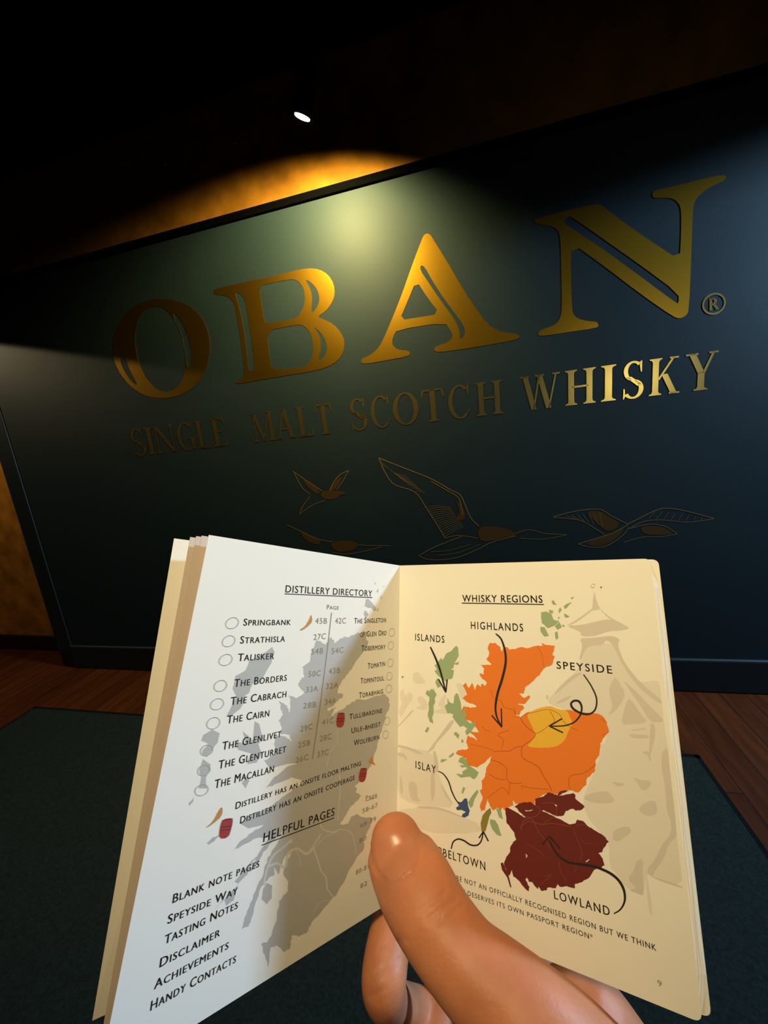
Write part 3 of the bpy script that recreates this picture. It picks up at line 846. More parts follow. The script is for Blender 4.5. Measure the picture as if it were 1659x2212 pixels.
# the pale distillery drawing behind the map
hP = lambda pts: scal(1180, 1240, 5.184, pts)
hQ = lambda pts: scal(1240, 1600, 5.529, pts)
hR = lambda pts: scal(845, 1440, 6.145, pts)
for fn, pol, m in (
        (hP, [(400, 800), (520, 770), (800, 780), (850, 950), (950, 1120), (1060, 1220), (1200, 1190), (1268, 1200), (1300, 1500), (1330, 1750), (1385, 2074), (600, 2074), (700, 1750), (650, 1600), (450, 1580), (100, 1490), (0, 1420), (90, 1330), (320, 1110), (390, 980)], M_wash2),
        (hQ, [(330, 0), (1110, 0), (1150, 400), (1200, 800), (1230, 1150), (1270, 1500), (1300, 1740), (1000, 1650), (860, 1560), (830, 1850), (620, 1760), (520, 1600), (420, 1500), (420, 1200), (300, 1080), (150, 900), (100, 700), (160, 560), (250, 350), (310, 180)], M_wash2),
        (hR, [(75, 1070), (300, 1090), (540, 1120), (620, 1400), (700, 1600), (860, 1880), (540, 1850), (300, 1830), (60, 1700)], M_wash2),
        (hR, [(60, 1900), (540, 1860), (700, 1880), (1000, 2010), (1190, 2100), (1190, 2212), (400, 2212), (200, 1960)], M_wash2),
        (hP, [(540, 180), (520, 300), (518, 380), (480, 415), (560, 402), (605, 395), (578, 340), (552, 260)], M_wash),
        (hP, [(500, 395), (510, 415), (390, 505), (300, 560), (220, 580), (300, 535), (400, 470)], M_wash),
        (hP, [(580, 370), (620, 405), (720, 490), (860, 560), (940, 605), (860, 580), (700, 500)], M_wash),
        (hP, [(220, 575), (400, 572), (560, 530), (720, 500), (860, 568), (942, 605), (870, 628), (700, 640), (640, 662), (500, 702), (380, 690), (390, 650), (320, 620)], M_wash),
        (hP, [(370, 720), (500, 715), (650, 700), (720, 690), (830, 722), (800, 790), (830, 880), (870, 980), (980, 1130), (1060, 1215), (1130, 1280), (1298, 1420), (1290, 1460), (1150, 1370), (1000, 1230), (860, 1030), (780, 860), (720, 760), (660, 740), (640, 795), (500, 800), (430, 850), (390, 965), (368, 950), (410, 800)], M_wash),
        (hP, [(850, 1180), (960, 1270), (1060, 1370), (1180, 1500), (1305, 1620), (1305, 1660), (1180, 1660), (1130, 1600), (1060, 1480), (960, 1340)], M_wash),
        (hP, [(770, 1150), (800, 1190), (890, 1340), (850, 1430), (780, 1530), (680, 1600), (750, 1480), (700, 1340), (720, 1230)], M_wash),
        (hP, [(920, 1380), (980, 1450), (1060, 1570), (1140, 1660), (1000, 1680), (830, 1690), (870, 1520)], M_wash),
        (hP, [(320, 1110), (425, 1100), (300, 1180), (180, 1280), (100, 1350), (90, 1330), (200, 1210)], M_wash),
        (hP, [(100, 1450), (230, 1370), (290, 1360), (230, 1420), (130, 1450)], M_wash), (hP, [(0, 1340), (30, 1370), (0, 1420)], M_wash),
        (hP, [(950, 1740), (1100, 1725), (1150, 1740), (960, 1755)], M_wash), (hP, [(900, 1790), (1150, 1800), (1150, 1840), (980, 1840)], M_wash),
        (hP, [(1160, 1680), (1200, 1670), (1230, 1750), (1180, 2000), (1140, 2074), (1160, 1900)], M_wash),
        (hQ, [(1040, 150), (1118, 60), (1150, 400), (1195, 800), (1215, 1000), (1228, 1150), (1130, 1230), (1080, 1400), (960, 1560), (940, 1620), (880, 1590), (870, 1540), (960, 1430), (1050, 1240), (1160, 1110), (1160, 950), (1110, 850), (1090, 560), (1050, 350)], M_wash),
        (hQ, [(630, 1650), (720, 1550), (740, 1430), (830, 1410), (815, 1560), (840, 1850), (770, 1830), (650, 1780), (760, 1760)], M_wash),
        (hQ, [(850, 1540), (890, 1700), (945, 2085), (905, 2070), (870, 1820)], M_wash2), (hQ, [(880, 1600), (1000, 1640), (1298, 1740), (1290, 1762), (1000, 1662)], M_wash),
        (hQ, [(790, 140), (900, 115), (925, 250), (900, 240), (880, 170)], M_wash), (hQ, [(700, 430), (800, 470), (930, 480), (900, 570), (820, 600), (780, 540)], M_wash),
        (hQ, [(780, 780), (900, 712), (980, 722), (1000, 880), (880, 905), (790, 860)], M_wash), (hQ, [(150, 640), (380, 590), (440, 650), (500, 740), (260, 750), (110, 700)], M_wash),
        (hQ, [(480, 1060), (650, 1010), (690, 1090), (600, 1160), (520, 1210), (450, 1170)], M_wash), (hQ, [(430, 480), (540, 500), (620, 510), (540, 560)], M_wash),
        (hR, [(810, 690), (842, 740), (690, 920), (600, 1010), (560, 1100), (500, 1130), (465, 1155), (540, 1050), (690, 850)], M_wash),
        (hR, [(280, 570), (300, 585), (110, 785), (80, 822), (90, 790), (180, 690)], M_wash), (hR, [(280, 100), (350, 60), (420, 150), (465, 210), (400, 230), (290, 210)], M_wash2),
        (hR, [(120, 310), (170, 290), (180, 400), (250, 330), (300, 400), (200, 540), (130, 680), (90, 600), (150, 480), (110, 420)], M_wash2),
        (hR, [(340, 420), (400, 380), (480, 460), (480, 580), (310, 550), (400, 520), (370, 480)], M_wash2), (hR, [(740, 350), (700, 470), (780, 620), (570, 615), (600, 570), (690, 560), (610, 510), (680, 400)], M_wash2),
        (hR, [(850, 210), (960, 230), (1000, 350), (930, 460), (900, 330)], M_wash2), (hR, [(70, 1030), (250, 1068), (425, 1150), (400, 1172), (200, 1092), (70, 1060)], M_wash),
        (hR, [(550, 1110), (600, 1130), (640, 1380), (570, 1400), (590, 1640), (545, 1830), (520, 1620), (530, 1430), (580, 1300)], M_wash),
        (hR, [(650, 1530), (720, 1660), (830, 1840), (780, 1790), (700, 1680)], M_wash), (hR, [(230, 1530), (300, 1520), (350, 1590), (350, 1760), (425, 1770), (300, 1800), (240, 1700)], M_wash),
        (hR, [(110, 1420), (150, 1500), (160, 1690), (120, 1680)], M_wash), (hR, [(330, 1850), (540, 1852), (650, 1870), (820, 1930), (1000, 2020), (900, 1990), (620, 1890), (380, 1882)], M_wash),
        (hR, [(80, 1140), (150, 1140), (205, 1190), (215, 1260), (170, 1200), (100, 1190)], M_wash)):
    rp.area([fn(pol)], m, 1)
high = gE([(200, 105), (262, 98), (300, 130), (330, 160), (340, 205), (365, 150), (405, 150), (435, 178), (500, 172), (570, 148), (650, 160), (740, 135), (820, 128), (800, 100), (860, 125), (955, 130), (945, 200), (925, 240), (955, 265), (925, 350), (830, 395), (780, 470), (680, 560), (610, 620), (600, 680), (545, 685), (600, 735), (655, 705), (670, 730), (615, 800), (520, 808), (580, 820), (600, 850), (560, 890), (545, 935), (500, 930), (560, 960), (640, 900), (760, 870), (880, 855), (1000, 885), (1090, 875), (1200, 890), (1300, 905), (1400, 912), (1460, 920), (1530, 970), (1575, 1090), (1585, 1120), (1530, 1190), (1480, 1260), (1475, 1330), (1470, 1400), (1430, 1450), (1425, 1530), (1415, 1590), (1330, 1660), (1320, 1740), (1230, 1830), (1120, 1800), (1040, 1810), (980, 1850), (900, 1830), (830, 1850), (740, 1900), (720, 1960), (600, 1950), (505, 1960), (480, 1920), (465, 1930), (480, 1975), (400, 2010), (380, 2040), (355, 2000), (330, 2050), (290, 2000), (240, 2035), (205, 1985), (180, 1900), (150, 2030), (100, 2050), (90, 1980), (120, 1900), (90, 1800), (115, 1780), (110, 1690), (150, 1640), (160, 1560), (190, 1500), (210, 1450), (230, 1400), (150, 1480), (60, 1540), (-40, 1520), (-90, 1450), (-60, 1440), (-150, 1400), (-190, 1370), (-160, 1340), (-80, 1335), (-40, 1320), (-70, 1250), (-50, 1170), (20, 1200), (60, 1225), (10, 1160), (-40, 1120), (60, 1130), (80, 1140), (30, 1060), (-20, 1000), (-110, 990), (-130, 900), (-100, 830), (-20, 850), (55, 835), (-10, 800), (-70, 780), (-110, 740), (-60, 700), (-110, 590), (-70, 560), (-40, 620), (0, 560), (30, 650), (60, 575), (95, 610), (110, 570), (150, 600), (170, 560), (100, 490), (85, 455), (135, 460), (140, 400), (95, 350), (160, 355), (225, 350), (165, 290), (195, 230), (180, 170)])
rp.area([jag(high, 1.2, 8, 2)], M_orange)
rp.area([gE([(625, 930), (680, 890), (780, 850), (900, 825), (1000, 870), (1100, 880), (1130, 960), (1165, 1030), (1110, 1120), (1075, 1220), (1010, 1280), (920, 1310), (760, 1315), (625, 1295), (690, 1240), (730, 1150), (690, 1060)])], M_yellow, 1)
for road, w in ([(560, 960), (600, 1040), (690, 1120), (730, 1150), (700, 1210), (590, 1290), (570, 1370), (600, 1440), (760, 1530), (830, 1650), (890, 1740), (915, 1810)], 1.7), ([(570, 950), (640, 920), (760, 890), (880, 870), (1000, 920), (1060, 1010), (1130, 1070), (1220, 1110)], 1.1), \
        ([(730, 1150), (800, 1120), (880, 1060), (950, 1010), (940, 960), (900, 890)], 1.2), ([(590, 1290), (500, 1310), (430, 1350), (330, 1350), (240, 1360)], 1.4), ([(220, 1450), (330, 1490), (400, 1560), (400, 1660), (450, 1720), (570, 1720)], 1.5), \
        ([(200, 1620), (290, 1670), (390, 1680)], 1.4), ([(570, 1750), (700, 1780), (880, 1790)], 1.3), ([(430, 1850), (380, 1790), (330, 1780), (180, 1890)], 1.2), ([(420, 1850), (440, 1720)], 1.2), ([(570, 1750), (575, 1800)], 1), \
        ([(1420, 1510), (1300, 1600), (1140, 1640), (1120, 1740), (1140, 1800)], 1.3), ([(750, 140), (800, 220), (830, 380)], 0.9), ([(220, 640), (240, 720), (330, 770), (370, 840), (480, 880), (500, 940), (560, 960)], 1.0), \
        ([(340, 1330), (360, 1220), (300, 1160), (420, 1110)], 1.2), ([(110, 1060), (160, 1110), (210, 1120)], 1.0), ([(-20, 1270), (120, 1300), (240, 1340)], 0.9), ([(490, 850), (500, 930)], 1.0), ([(1490, 980), (1560, 1020)], 1.0), ([(1500, 1170), (1580, 1130)], 1.0):
    rp.line(gE(road), w, M_road)
low = gF([(470, 220), (560, 195), (600, 155), (660, 165), (700, 185), (720, 150), (780, 130), (830, 135), (760, 160), (710, 190), (790, 175), (870, 160), (890, 175), (890, 215), (930, 250), (990, 305), (950, 340), (905, 345), (860, 325), (790, 350), (770, 395), (700, 405), (640, 380), (560, 340), (540, 350), (620, 385), (700, 425), (780, 465), (840, 490), (890, 480), (915, 440), (980, 460), (1040, 520), (1110, 560), (1190, 610), (1245, 670), (1190, 740), (1180, 775), (1135, 795), (1180, 850), (1200, 920), (1150, 950), (1090, 970), (1040, 1050), (960, 1100), (890, 1115), (885, 1165), (800, 1140), (740, 1150), (700, 1120), (690, 1160), (600, 1155), (590, 1185), (530, 1190), (505, 1140), (500, 1175), (450, 1120), (440, 1100), (400, 1090), (380, 1040), (370, 1080), (410, 1150), (402, 1195), (350, 1150), (300, 1085), (240, 1040), (225, 970), (195, 1030), (170, 990), (140, 900), (165, 830), (200, 790), (210, 720), (240, 670), (270, 650), (250, 580), (200, 510), (165, 465), (155, 320), (190, 318), (250, 350), (310, 390), (370, 420), (330, 380), (250, 300), (300, 270), (360, 255), (430, 258), (470, 290)])
rp.area([jag(low, 1.0, 9, 2)], M_maroon)
rp.area([gF([(105, 900), (130, 890), (145, 930), (190, 1030), (220, 1155), (205, 1150), (175, 1050), (120, 970)])], M_maroon)
for road, w in ([(330, 390), (440, 440), (500, 560), (560, 640), (640, 760)], 1.2), ([(310, 520), (400, 460), (540, 490), (650, 480), (780, 500), (850, 520)], 1.4), ([(540, 270), (620, 260), (690, 290), (690, 390)], 1.2), ([(690, 390), (560, 480)], 1.2), ([(470, 290), (520, 330), (480, 400), (350, 450), (320, 560)], 1.3), \
        ([(870, 520), (900, 620), (960, 780), (940, 880)], 1.1), ([(720, 880), (740, 990), (800, 1090)], 1.1), ([(560, 1040), (640, 1020), (540, 1110)], 1.0), ([(380, 690), (480, 750), (560, 820)], 0.9), ([(900, 500), (1000, 490)], 1.0), ([(950, 640), (1000, 690), (1080, 690)], 0.9), ([(880, 1000), (900, 950), (880, 900)], 0.9):
    rp.line(gF(road), w, M_road2)
rp.area([gF([(365, 800), (385, 812), (388, 828), (370, 845), (375, 822)])], M_wash2)
rp.area([gF([(675, 275), (700, 290), (695, 302), (680, 292)])], M_wash2)
rp.area([gF([(360, 340), (400, 345), (450, 330), (420, 350), (370, 352)])], M_wash2)
rp.area([gF([(1000, 880), (1040, 852), (1035, 868), (1005, 890)])], M_wash2)
for isl in (gD([(825, 140), (850, 165), (855, 270), (830, 310), (800, 360), (862, 335), (850, 370), (800, 365), (790, 410), (755, 430), (795, 435), (790, 495), (775, 540), (720, 550), (700, 580), (650, 540), (580, 480), (560, 450), (590, 430), (560, 380), (600, 345), (640, 290), (660, 320), (700, 240), (760, 210)]),
            gD([(590, 535), (620, 575), (640, 640), (600, 655), (570, 590)]), gD([(450, 730), (470, 680), (500, 700), (510, 670), (545, 680), (550, 655), (560, 700), (585, 735), (560, 790), (570, 830), (545, 880), (550, 960), (530, 1020), (545, 1095), (500, 1070), (478, 1000), (490, 920), (485, 850), (500, 770)]),
            gD([(720, 775), (740, 830), (790, 850), (800, 760), (825, 720), (850, 735), (880, 830), (890, 930), (940, 1040), (1000, 1090), (1050, 1070), (1055, 1120), (1000, 1200), (950, 1235), (935, 1190), (960, 1150), (920, 1120), (870, 1135), (820, 1070), (780, 1010), (790, 980), (745, 960), (720, 970), (685, 880), (720, 850)]),
            gD([(940, 850), (935, 920), (950, 1000), (930, 1030), (905, 960), (930, 900)]), gD([(475, 1130), (495, 1150), (470, 1205), (440, 1190)]), gD([(820, 1190), (865, 1230), (850, 1280), (795, 1220)]), gD([(900, 1280), (918, 1310), (895, 1335), (885, 1305)]),
            gD([(790, 1445), (800, 1470), (750, 1510), (730, 1500)]), gD([(640, 1530), (718, 1530), (670, 1560), (635, 1570)]),
            gD([(870, 1510), (920, 1500), (955, 1550), (975, 1600), (1050, 1650), (1100, 1690), (1080, 1740), (1040, 1775), (990, 1740), (880, 1755), (825, 1710), (860, 1710), (910, 1720), (900, 1680), (960, 1640), (940, 1620), (890, 1630), (865, 1600), (930, 1600), (850, 1560)]),
            gD([(1085, 1900), (1100, 1930), (1050, 2020), (1030, 2100), (1000, 2125), (970, 2060), (1010, 1990)]), gD([(910, 1870), (938, 1880), (905, 1960), (890, 1935)]),
            gZ([(520, 258), (545, 265), (560, 290), (578, 345), (555, 340), (530, 310), (518, 280)]), gZ([(548, 200), (575, 215), (585, 260), (565, 250)]),
            g8([(880, 355), (910, 350), (940, 365), (955, 400), (985, 405), (960, 430), (920, 445), (905, 430), (885, 415), (880, 380)]), g8([(875, 440), (900, 440), (925, 490), (900, 495), (878, 465)]), g8([(985, 410), (1000, 440), (975, 455), (960, 435)]),
            g8([(940, 290), (960, 295), (945, 280), (970, 310), (950, 310)]), g8([(925, 340), (950, 345), (948, 362), (930, 358)]), g8([(990, 325), (1000, 340), (985, 360), (980, 345)]), g8([(1010, 320), (1030, 305), (1060, 295), (1040, 315), (1020, 335)]), g8([(1015, 360), (1045, 380), (1025, 385), (1015, 378)]),
            g8([(975, 385), (990, 380), (982, 395)]), g8([(960, 470), (975, 465), (980, 500), (970, 515), (962, 495)]), g8([(1050, 270), (1070, 265), (1060, 280)]), g8([(1000, 425), (1018, 432), (1008, 440)])):
    rp.area([jag(isl, 0.6, 11, 1)], M_green)
rp.area([gZ([(480, 240), (500, 215), (520, 200), (525, 225), (515, 245), (508, 275), (495, 320), (475, 322), (470, 280)])], M_olive)
rp.area([jag(gZ([(345, 165), (370, 172), (385, 155), (400, 152), (405, 185), (415, 215), (408, 240), (390, 250), (373, 245), (378, 232), (395, 222), (370, 210), (350, 212), (344, 200), (360, 190)]), .6, 2, 1)], M_blue)
rp.text('WHISKY REGIONS', (999, 1299.5), (1172.6, 1302), 14.5, caps=False)
rp.line([(997.5, 1302.6), (1175.3, 1305.6)], 1.8, M_ink)
for s, a, b, h in (('HIGHLANDS', (1017.5, 1358), (1130.7, 1363.8), 15.5), ('ISLANDS', (897, 1383), (960.3, 1388.5), 14.5), ('SPEYSIDE', (1203, 1444), (1323, 1455), 16), ('ISLAY', (898, 1659), (942, 1670.5), 16),
                   ('CAMPBELTOWN', (908, 1833), (1049, 1880), 17), ('LOWLAND', (1197.5, 1940.5), (1318, 1978), 18.5)):
    rp.text(s, a, b, h, caps=False, fat=0.010, spacing=1.25)
rp.text('ISLANDS ARE NOT AN OFFICIALLY RECOGNISED REGION BUT WE THINK', (929, 1880), (1418, 2053.5), 10, caps=False, fat=0.004, spacing=1.2)
rp.text('IT DESERVES ITS OWN PASSPORT REGION*', (995, 1928), (1281, 2030), 10, caps=False, fat=0.004, spacing=1.2)
rp.text('9', (1421, 2128), (1430, 2131), 13, caps=False, fat=0.0, m=M_inkgrey)
for pts, w, heads in ((g8([(618, 478), (650, 510), (672, 580), (675, 650), (655, 740), (630, 820), (617, 900), (625, 960), (653, 1018)]), (2.4, 5.4), g8([(595, 950), (653, 1018), (650, 910)])),
                      (g8([(241, 555), (275, 630), (300, 700), (330, 817)]), (3.0, 4.4), g8([(287, 740), (330, 817), (338, 742)])),
                      (g8([(1125, 713), (1170, 780), (1200, 850), (1195, 910), (1165, 940), (1120, 940), (1070, 915), (1053, 885), (1070, 866), (1100, 870), (1115, 905), (1105, 950), (1070, 990), (1010, 1010), (928, 1012)]), (2.2, 4.6), g8([(1002, 968), (928, 1012), (1007, 1050)])),
                      (g8([(285, 1272), (315, 1288), (345, 1330), (365, 1390), (390, 1440), (408, 1455)]), (1.8, 2.8), None),
                      (gZ([(320, 410), (330, 375), (355, 360), (385, 368), (420, 390), (455, 390), (475, 365), (484, 322)]), (2.6, 3.4), gZ([(462, 355), (484, 321), (510, 371)])),
                      (gF([(1298, 1428), (1360, 1390), (1400, 1330), (1415, 1260), (1400, 1170), (1350, 1080), (1270, 1010), (1170, 960), (1080, 930), (950, 910), (830, 890), (740, 840), (670, 760), (618, 655)]), (2.8, 5.6), gF([(545, 700), (620, 612), (730, 745)]))):
    rp.line(pts, w, M_ink)
    if heads:
        rp.line([heads[0], heads[1]], 2.9, M_ink)
        rp.line([heads[1], heads[2]], 2.9, M_ink)
for q in ((1298.5, 1268.5), (870, 1462)):
    rp.circle(q, 2.0, 2.0, 1.6, M_inkgrey)
rp.circle((1281, 1265), 5, 4.5, 1.2, M_wash)
rp.build('right_page', booklet)


# ---- the other leaves: fanned behind the left page, stacked behind the right one
def leaf(name, top_in, top_out, bot_in, bot_out, m, th=0.0004, nseg=6, bow=Vector((0, 0, 0))):
    vs, fs = [], []
    n = (top_out - top_in).cross(bot_in - top_in).normalized()
    if n.dot(EYE - top_in) < 0:
        n = -n
    for i in range(nseg + 1):
        t = i / nseg
        b = bow * math.sin(math.pi * t)
        a, c = top_in.lerp(top_out, t) + b, bot_in.lerp(bot_out, t) + b
        vs += [a, c, a - n * th, c - n * th]
    for i in range(nseg):
        k = 4 * i
        fs += [(k, k + 4, k + 5, k + 1), (k + 2, k + 3, k + 7, k + 6), (k, k + 2, k + 6, k + 4), (k + 1, k + 5, k + 7, k + 3)]
    fs += [(0, 1, 3, 2), (4 * nseg, 4 * nseg + 2, 4 * nseg + 3, 4 * nseg + 1)]
    return mesh(name, vs, fs, m, booklet)


wl = (Tl - S0).length
wb = (Bl - S1).length
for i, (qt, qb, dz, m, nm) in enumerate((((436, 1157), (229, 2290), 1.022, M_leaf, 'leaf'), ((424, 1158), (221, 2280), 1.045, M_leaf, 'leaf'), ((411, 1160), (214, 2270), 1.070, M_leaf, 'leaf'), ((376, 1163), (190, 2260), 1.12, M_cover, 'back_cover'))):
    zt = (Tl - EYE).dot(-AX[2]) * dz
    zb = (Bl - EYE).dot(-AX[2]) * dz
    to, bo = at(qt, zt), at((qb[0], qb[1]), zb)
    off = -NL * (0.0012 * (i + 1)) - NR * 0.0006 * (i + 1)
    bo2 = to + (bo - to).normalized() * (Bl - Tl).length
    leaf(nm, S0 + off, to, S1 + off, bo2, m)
e = (Tr - S0).normalized()
for i, (dp, ou) in enumerate(((.0016, -.0008), (.0021, .0026))):
    off = -NR * dp
    p = Page([S0 + off, Tr + off + e * ou, Br + off + e * ou, S1 + off], NR, 0)
    p.sheet(M_paper if i < 1 else M_cover, 0.0022, 0.0004)
    p.build('leaf' if i < 1 else 'front_cover', booklet)
# the cut edges of the leaves, sheared outwards by the opening
sec = [(-.004, .0004), (-.0002, .0004), (.0003, .0005), (.0007, .0009), (.0008, .0008), (.0013, .0013), (.0014, .0012), (.0019, .0017), (.0020, .0019), (-.004, .0019)]
vs, fs = [], []
NS = 14
rr = random.Random(6)
for k in range(NS + 1):
    t = k / NS
    inset = 0.0014 if k in (0, NS) else 0
    c = Tr.lerp(Br, 0.006 + 0.988 * t)
    j = [rr.uniform(-.00012, .00012) for _ in sec]
    vs += [c + e * (o_ * (0.9 + 0.35 * t) - inset + j[q]) - NR * d_ for q, (o_, d_) in enumerate(sec)]
m_ = len(sec)
for k in range(NS):
    for q in range(m_):
        fs.append((k * m_ + q, k * m_ + (q + 1) % m_, (k + 1) * m_ + (q + 1) % m_, (k + 1) * m_ + q))
fs += [tuple(range(m_))[::-1], tuple(NS * m_ + q for q in range(m_))]
mesh('fore_edge', vs, fs, M_paper, booklet)

# ------------------------------------------------------------------ the hand
def plane_dist(p):
    return min((p - S0).dot(NL), (p - S0).dot(NR))


def rest_depth(px, r, lo=0.07, hi=0.16):
    """depth at which a round of radius r seen at px just touches the pages"""
    for _ in range(40):
        m_ = (lo + hi) / 2
        if plane_dist(at(px, m_)) > r:
            lo = m_
        else:
            hi = m_
    return lo


def tube(path, n=20, k=7):
    """path: list of (point, radius across, radius deep); a rounded closed tube"""
    P = catmull([(p.x, p.y, p.z, ra, rb) for p, ra, rb in path], k)
    vs, fs = [], []
    pts = [Vector(p[:3]) for p in P]
    view = (pts[len(pts) // 2] - EYE).normalized()
    rows = []
    L = len(pts)

    def ring(c, d, ra, rb):
        s = d.cross(view).normalized()
        t = s.cross(d).normalized()
        return [c + s * (ra * math.cos(math.tau * j / n)) + t * (rb * math.sin(math.tau * j / n)) for j in range(n)]
    d0 = (pts[1] - pts[0]).normalized()
    for j in range(1, 6):
        a = math.pi / 2 * (1 - j / 6)
        rows.append(ring(pts[0] - d0 * (P[0][3] * 0.9 * math.sin(a)), d0, P[0][3] * math.cos(a), P[0][4] * math.cos(a)))
    for i in range(L):
        d = (pts[min(L - 1, i + 1)] - pts[max(0, i - 1)]).normalized()
        rows.append(ring(pts[i], d, P[i][3], P[i][4]))
    d1 = (pts[-1] - pts[-2]).normalized()
    for j in range(1, 6):
        a = math.pi / 2 * j / 6
        rows.append(ring(pts[-1] + d1 * (P[-1][3] * 0.9 * math.sin(a)), d1, P[-1][3] * math.cos(a), P[-1][4] * math.cos(a)))
    for r in rows:
        vs += r
    for i in range(len(rows) - 1):
        for j in range(n):
            fs.append((i * n + j, i * n + (j + 1) % n, (i + 1) * n + (j + 1) % n, (i + 1) * n + j))
    fs.append(tuple(range(n))[::-1])
    fs.append(tuple((len(rows) - 1) * n + j for j in range(n)))
    return vs, fs


hv, hf = [], []


def add(path):
    v, f = tube(path)
    k = len(hv)
    hv.extend(v)
    hf.extend(tuple(k + i for i in q) for q in f)


def th(px, r, rb=None, dz=0.0):
    rb = rb or r
    return (at(px, rest_depth(px, rb) + dz), r, rb)


add([(at((855, 1815), rest_depth((855, 1815), .0086)), .0094, .0076), (at((862, 1842), rest_depth((862, 1846), .0098)), .0120, .0092), (at((880, 1880), rest_depth((880, 1880), .0106) - .001), .0128, .0098),
     (at((902, 1921), .1225), .0129, .0108), (at((944, 1994), .1160), .0122, .0112), (at((1012, 2086), .1090), .0117, .0112), (at((1062, 2134), .1055), .0124, .0118),
     (at((1150, 2225), .1000), .0142, .0135), (at((1250, 2340), .0970), .0165, .0150), (at((1350, 2480), .0960), .0190, .0170)])
# index finger: comes up behind the pages from the bend seen under the booklet
add([(at((885, 1880), .1560), .0078, .0068), (at((865, 1940), .1530), .0080, .0070), (at((846, 2000), .1470), .0082, .0076), (at((834, 2070), .1400), .0085, .0080), (at((829, 2128), .1350), .0083, .0080),
     (at((842, 2158), .1480), .0078, .0080), (at((868, 2172), .1700), .0078, .0080), (at((960, 2190), .1900), .0086, .0088), (at((1080, 2190), .1880), .0100, .0100), (at((1190, 2190), .1640), .0115, .0115)])
# middle, ring and little finger, folded below
add([(at((905, 1900), .1600), .0074, .0066), (at((950, 1965), .1550), .0080, .0074), (at((1025, 2025), .1530), .0088, .0084), (at((1108, 2082), .1540), .0096, .0092), (at((1205, 2180), .1530), .0125, .0115)])
add([(at((960, 2120), .1860), .0072, .0068), (at((955, 2180), .1800), .0076, .0074), (at((948, 2250), .1700), .0080, .0078), (at((955, 2300), .1640), .0082, .0080), (at((1000, 2310), .1780), .0082, .0082), (at((1110, 2300), .1780), .0096, .0096), (at((1240, 2320), .1560), .0120, .0120)])
add([(at((1040, 2330), .1760), .0066, .0062), (at((1035, 2380), .1690), .0072, .0068), (at((1045, 2450), .1580), .0074, .0072), (at((1110, 2460), .1620), .0076, .0076), (at((1200, 2470), .1600), .0085, .0085), (at((1310, 2500), .1460), .0110, .0110)])
# palm: knuckle row, web, heel and wrist
add([(at((1150, 2150), .1730), .0100, .0100), (at((1218, 2205), .1680), .0170, .0150), (at((1292, 2290), .1620), .0205, .0180), (at((1400, 2450), .1500), .0220, .0200)])
add([(at((1212, 2178), .1430), .0100, .0105), (at((1262, 2200), .1350), .0150, .0150), (at((1320, 2300), .1330), .0180, .0170), (at((1400, 2450), .1300), .0200, .0190)])
add([(at((1225, 2270), .1280), .0150, .0180), (at((1290, 2380), .1300), .0200, .0210), (at((1400, 2560), .1280), .0230, .0230)])
add([(at((1250, 2420), .1380), .0160, .0180), (at((1330, 2560), .1350), .0220, .0210), (at((1420, 2700), .1300), .0240, .0220)])
add([(at((1330, 2400), .1080), .0170, .0190), (at((1420, 2580), .1150), .0230, .0230), (at((1500, 2800), .1250), .0260, .0210), (at((1600, 3150), .1380), .0270, .0210), (at((1700, 3500), .1520), .0310, .0255)])

hand = mesh('hand', hv, hf, [], None)
hand['label'] = 'bare right hand with its thumb on the booklet gutter and fingers behind it'
hand['category'] = 'hand'
rm = hand.modifiers.new('join', 'REMESH')
rm.mode = 'VOXEL'
rm.voxel_size = 0.0011
sm = hand.modifiers.new('soft', 'SMOOTH')
sm.factor = 0.6
sm.iterations = 14
dg = bpy.context.evaluated_depsgraph_get()
me2 = bpy.data.meshes.new_from_object(hand.evaluated_get(dg))
hand.modifiers.clear()
old = hand.data
hand.data = me2
bpy.data.meshes.remove(old)
me2.name = 'hand'


def to_px(p):
    rel = p - EYE
    z = rel.dot(-AX[2])
    return (829.5 + FPX * rel.dot(AX[0]) / z, 1106 - FPX * rel.dot(AX[1]) / z, z)


# skin creases, nail fold and hollows pressed into the surface
def seg_d(p, a, b):
    ab = (b[0] - a[0], b[1] - a[1])
    t = max(0, min(1, ((p[0] - a[0]) * ab[0] + (p[1] - a[1]) * ab[1]) / (ab[0] ** 2 + ab[1] ** 2)))
    return math.hypot(p[0] - a[0] - ab[0] * t, p[1] - a[1] - ab[1] * t)


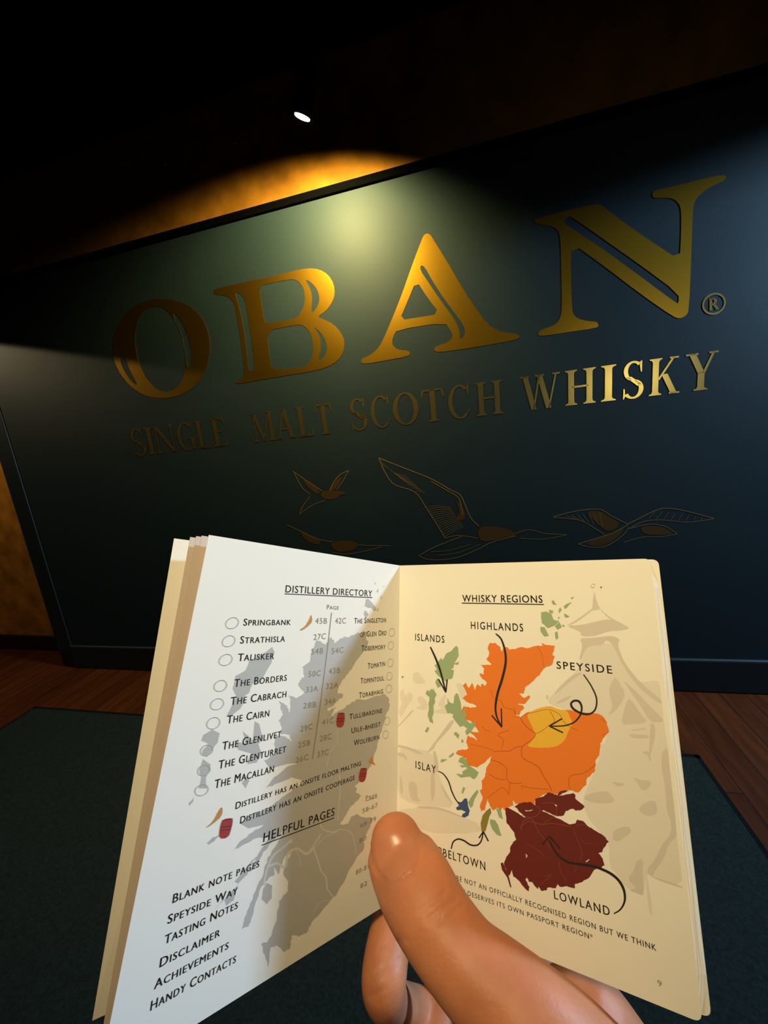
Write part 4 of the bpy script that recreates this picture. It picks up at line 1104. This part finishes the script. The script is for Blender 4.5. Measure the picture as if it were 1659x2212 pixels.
NAIL = [(800, 1830), (806, 1810), (820, 1796), (845, 1787), (870, 1789), (887, 1798), (898, 1817), (905, 1845), (904, 1862), (890, 1884), (868, 1900), (850, 1906), (832, 1901), (815, 1882), (804, 1858)]
CREASES = (([(925, 1985), (962, 1958), (985, 1938)], 4.5, .00085), ([(938, 1996), (972, 1975), (998, 1950)], 4.0, .00070), ([(908, 1968), (940, 1945), (960, 1925)], 4.0, .00045),
           ([(812, 2100), (842, 2088), (862, 2075)], 3.5, .0006), ([(795, 2155), (812, 2146), (832, 2132)], 3.0, .0005), ([(815, 2050), (850, 2035), (878, 2030)], 4.0, .0004))
normals = [v.normal.copy() for v in me2.vertices]
for v in me2.vertices:
    x, y, z = to_px(v.co)
    nrm = normals[v.index]
    if z > 0.142 or nrm.dot(EYE - v.co) < 0:
        continue
    d = 0
    for pts, w, amp in CREASES:
        dd = min(seg_d((x, y), pts[i], pts[i + 1]) for i in range(len(pts) - 1))
        if dd < 3 * w:
            d -= amp * math.exp(-(dd / w) ** 2)
    dn = min(seg_d((x, y), NAIL[i], NAIL[(i + 1) % len(NAIL)]) for i in range(5, len(NAIL)))
    if dn < 16 and y > 1810:
        d += 0.00028 * math.exp(-((dn - 8) / 5) ** 2) - 0.00025 * math.exp(-(dn / 2.5) ** 2)
    if d:
        v.co += nrm * d
me2.polygons.foreach_set('use_smooth', [True] * len(me2.polygons))
me2.update()

M_skin = mat('skin', (0.58, 0.22, 0.11, 1), 0.5, spec=0.35, noise=(70, 0.14, (1, 1, 1)), bump=(900, 0.18, 0.0006))
_s = M_skin.node_tree.nodes['Principled BSDF']
_s.inputs['Subsurface Weight'].default_value = 0.35
_s.inputs['Subsurface Radius'].default_value = (1.0, 0.35, 0.2)
_s.inputs['Subsurface Scale'].default_value = 0.004
me2.materials.clear()
me2.materials.append(M_skin)
M_nail = mat('nail', (0.575, 0.215, 0.12, 1), 0.34, spec=0.6)

bvh = BVHTree.FromPolygons([v.co[:] for v in me2.vertices], [tuple(p.vertices) for p in me2.polygons])
nv, nf = [], []
outl = chaikin(NAIL, 2)
cx, cy = sum(p[0] for p in outl) / len(outl), sum(p[1] for p in outl) / len(outl)
rings = 9
for j in range(rings + 1):
    t = j / rings
    for p in outl:
        q = (cx + (p[0] - cx) * t, cy + (p[1] - cy) * t)
        d = ray(q).normalized()
        hit, hn, _i, _d = bvh.ray_cast(EYE, d)
        base = hit if hit is not None else at(q, 0.13)
        nn = hn if hn is not None else -d
        lift = 0.00035 * (1 - t ** 4) - 0.0001 * (t ** 8)
        nv.append(base + nn * lift)
N = len(outl)
for j in range(rings):
    for k in range(N):
        nf.append((j * N + k, j * N + (k + 1) % N, (j + 1) * N + (k + 1) % N, (j + 1) * N + k))
nail = mesh('thumb_nail', nv, nf, M_nail, hand, smooth=True)
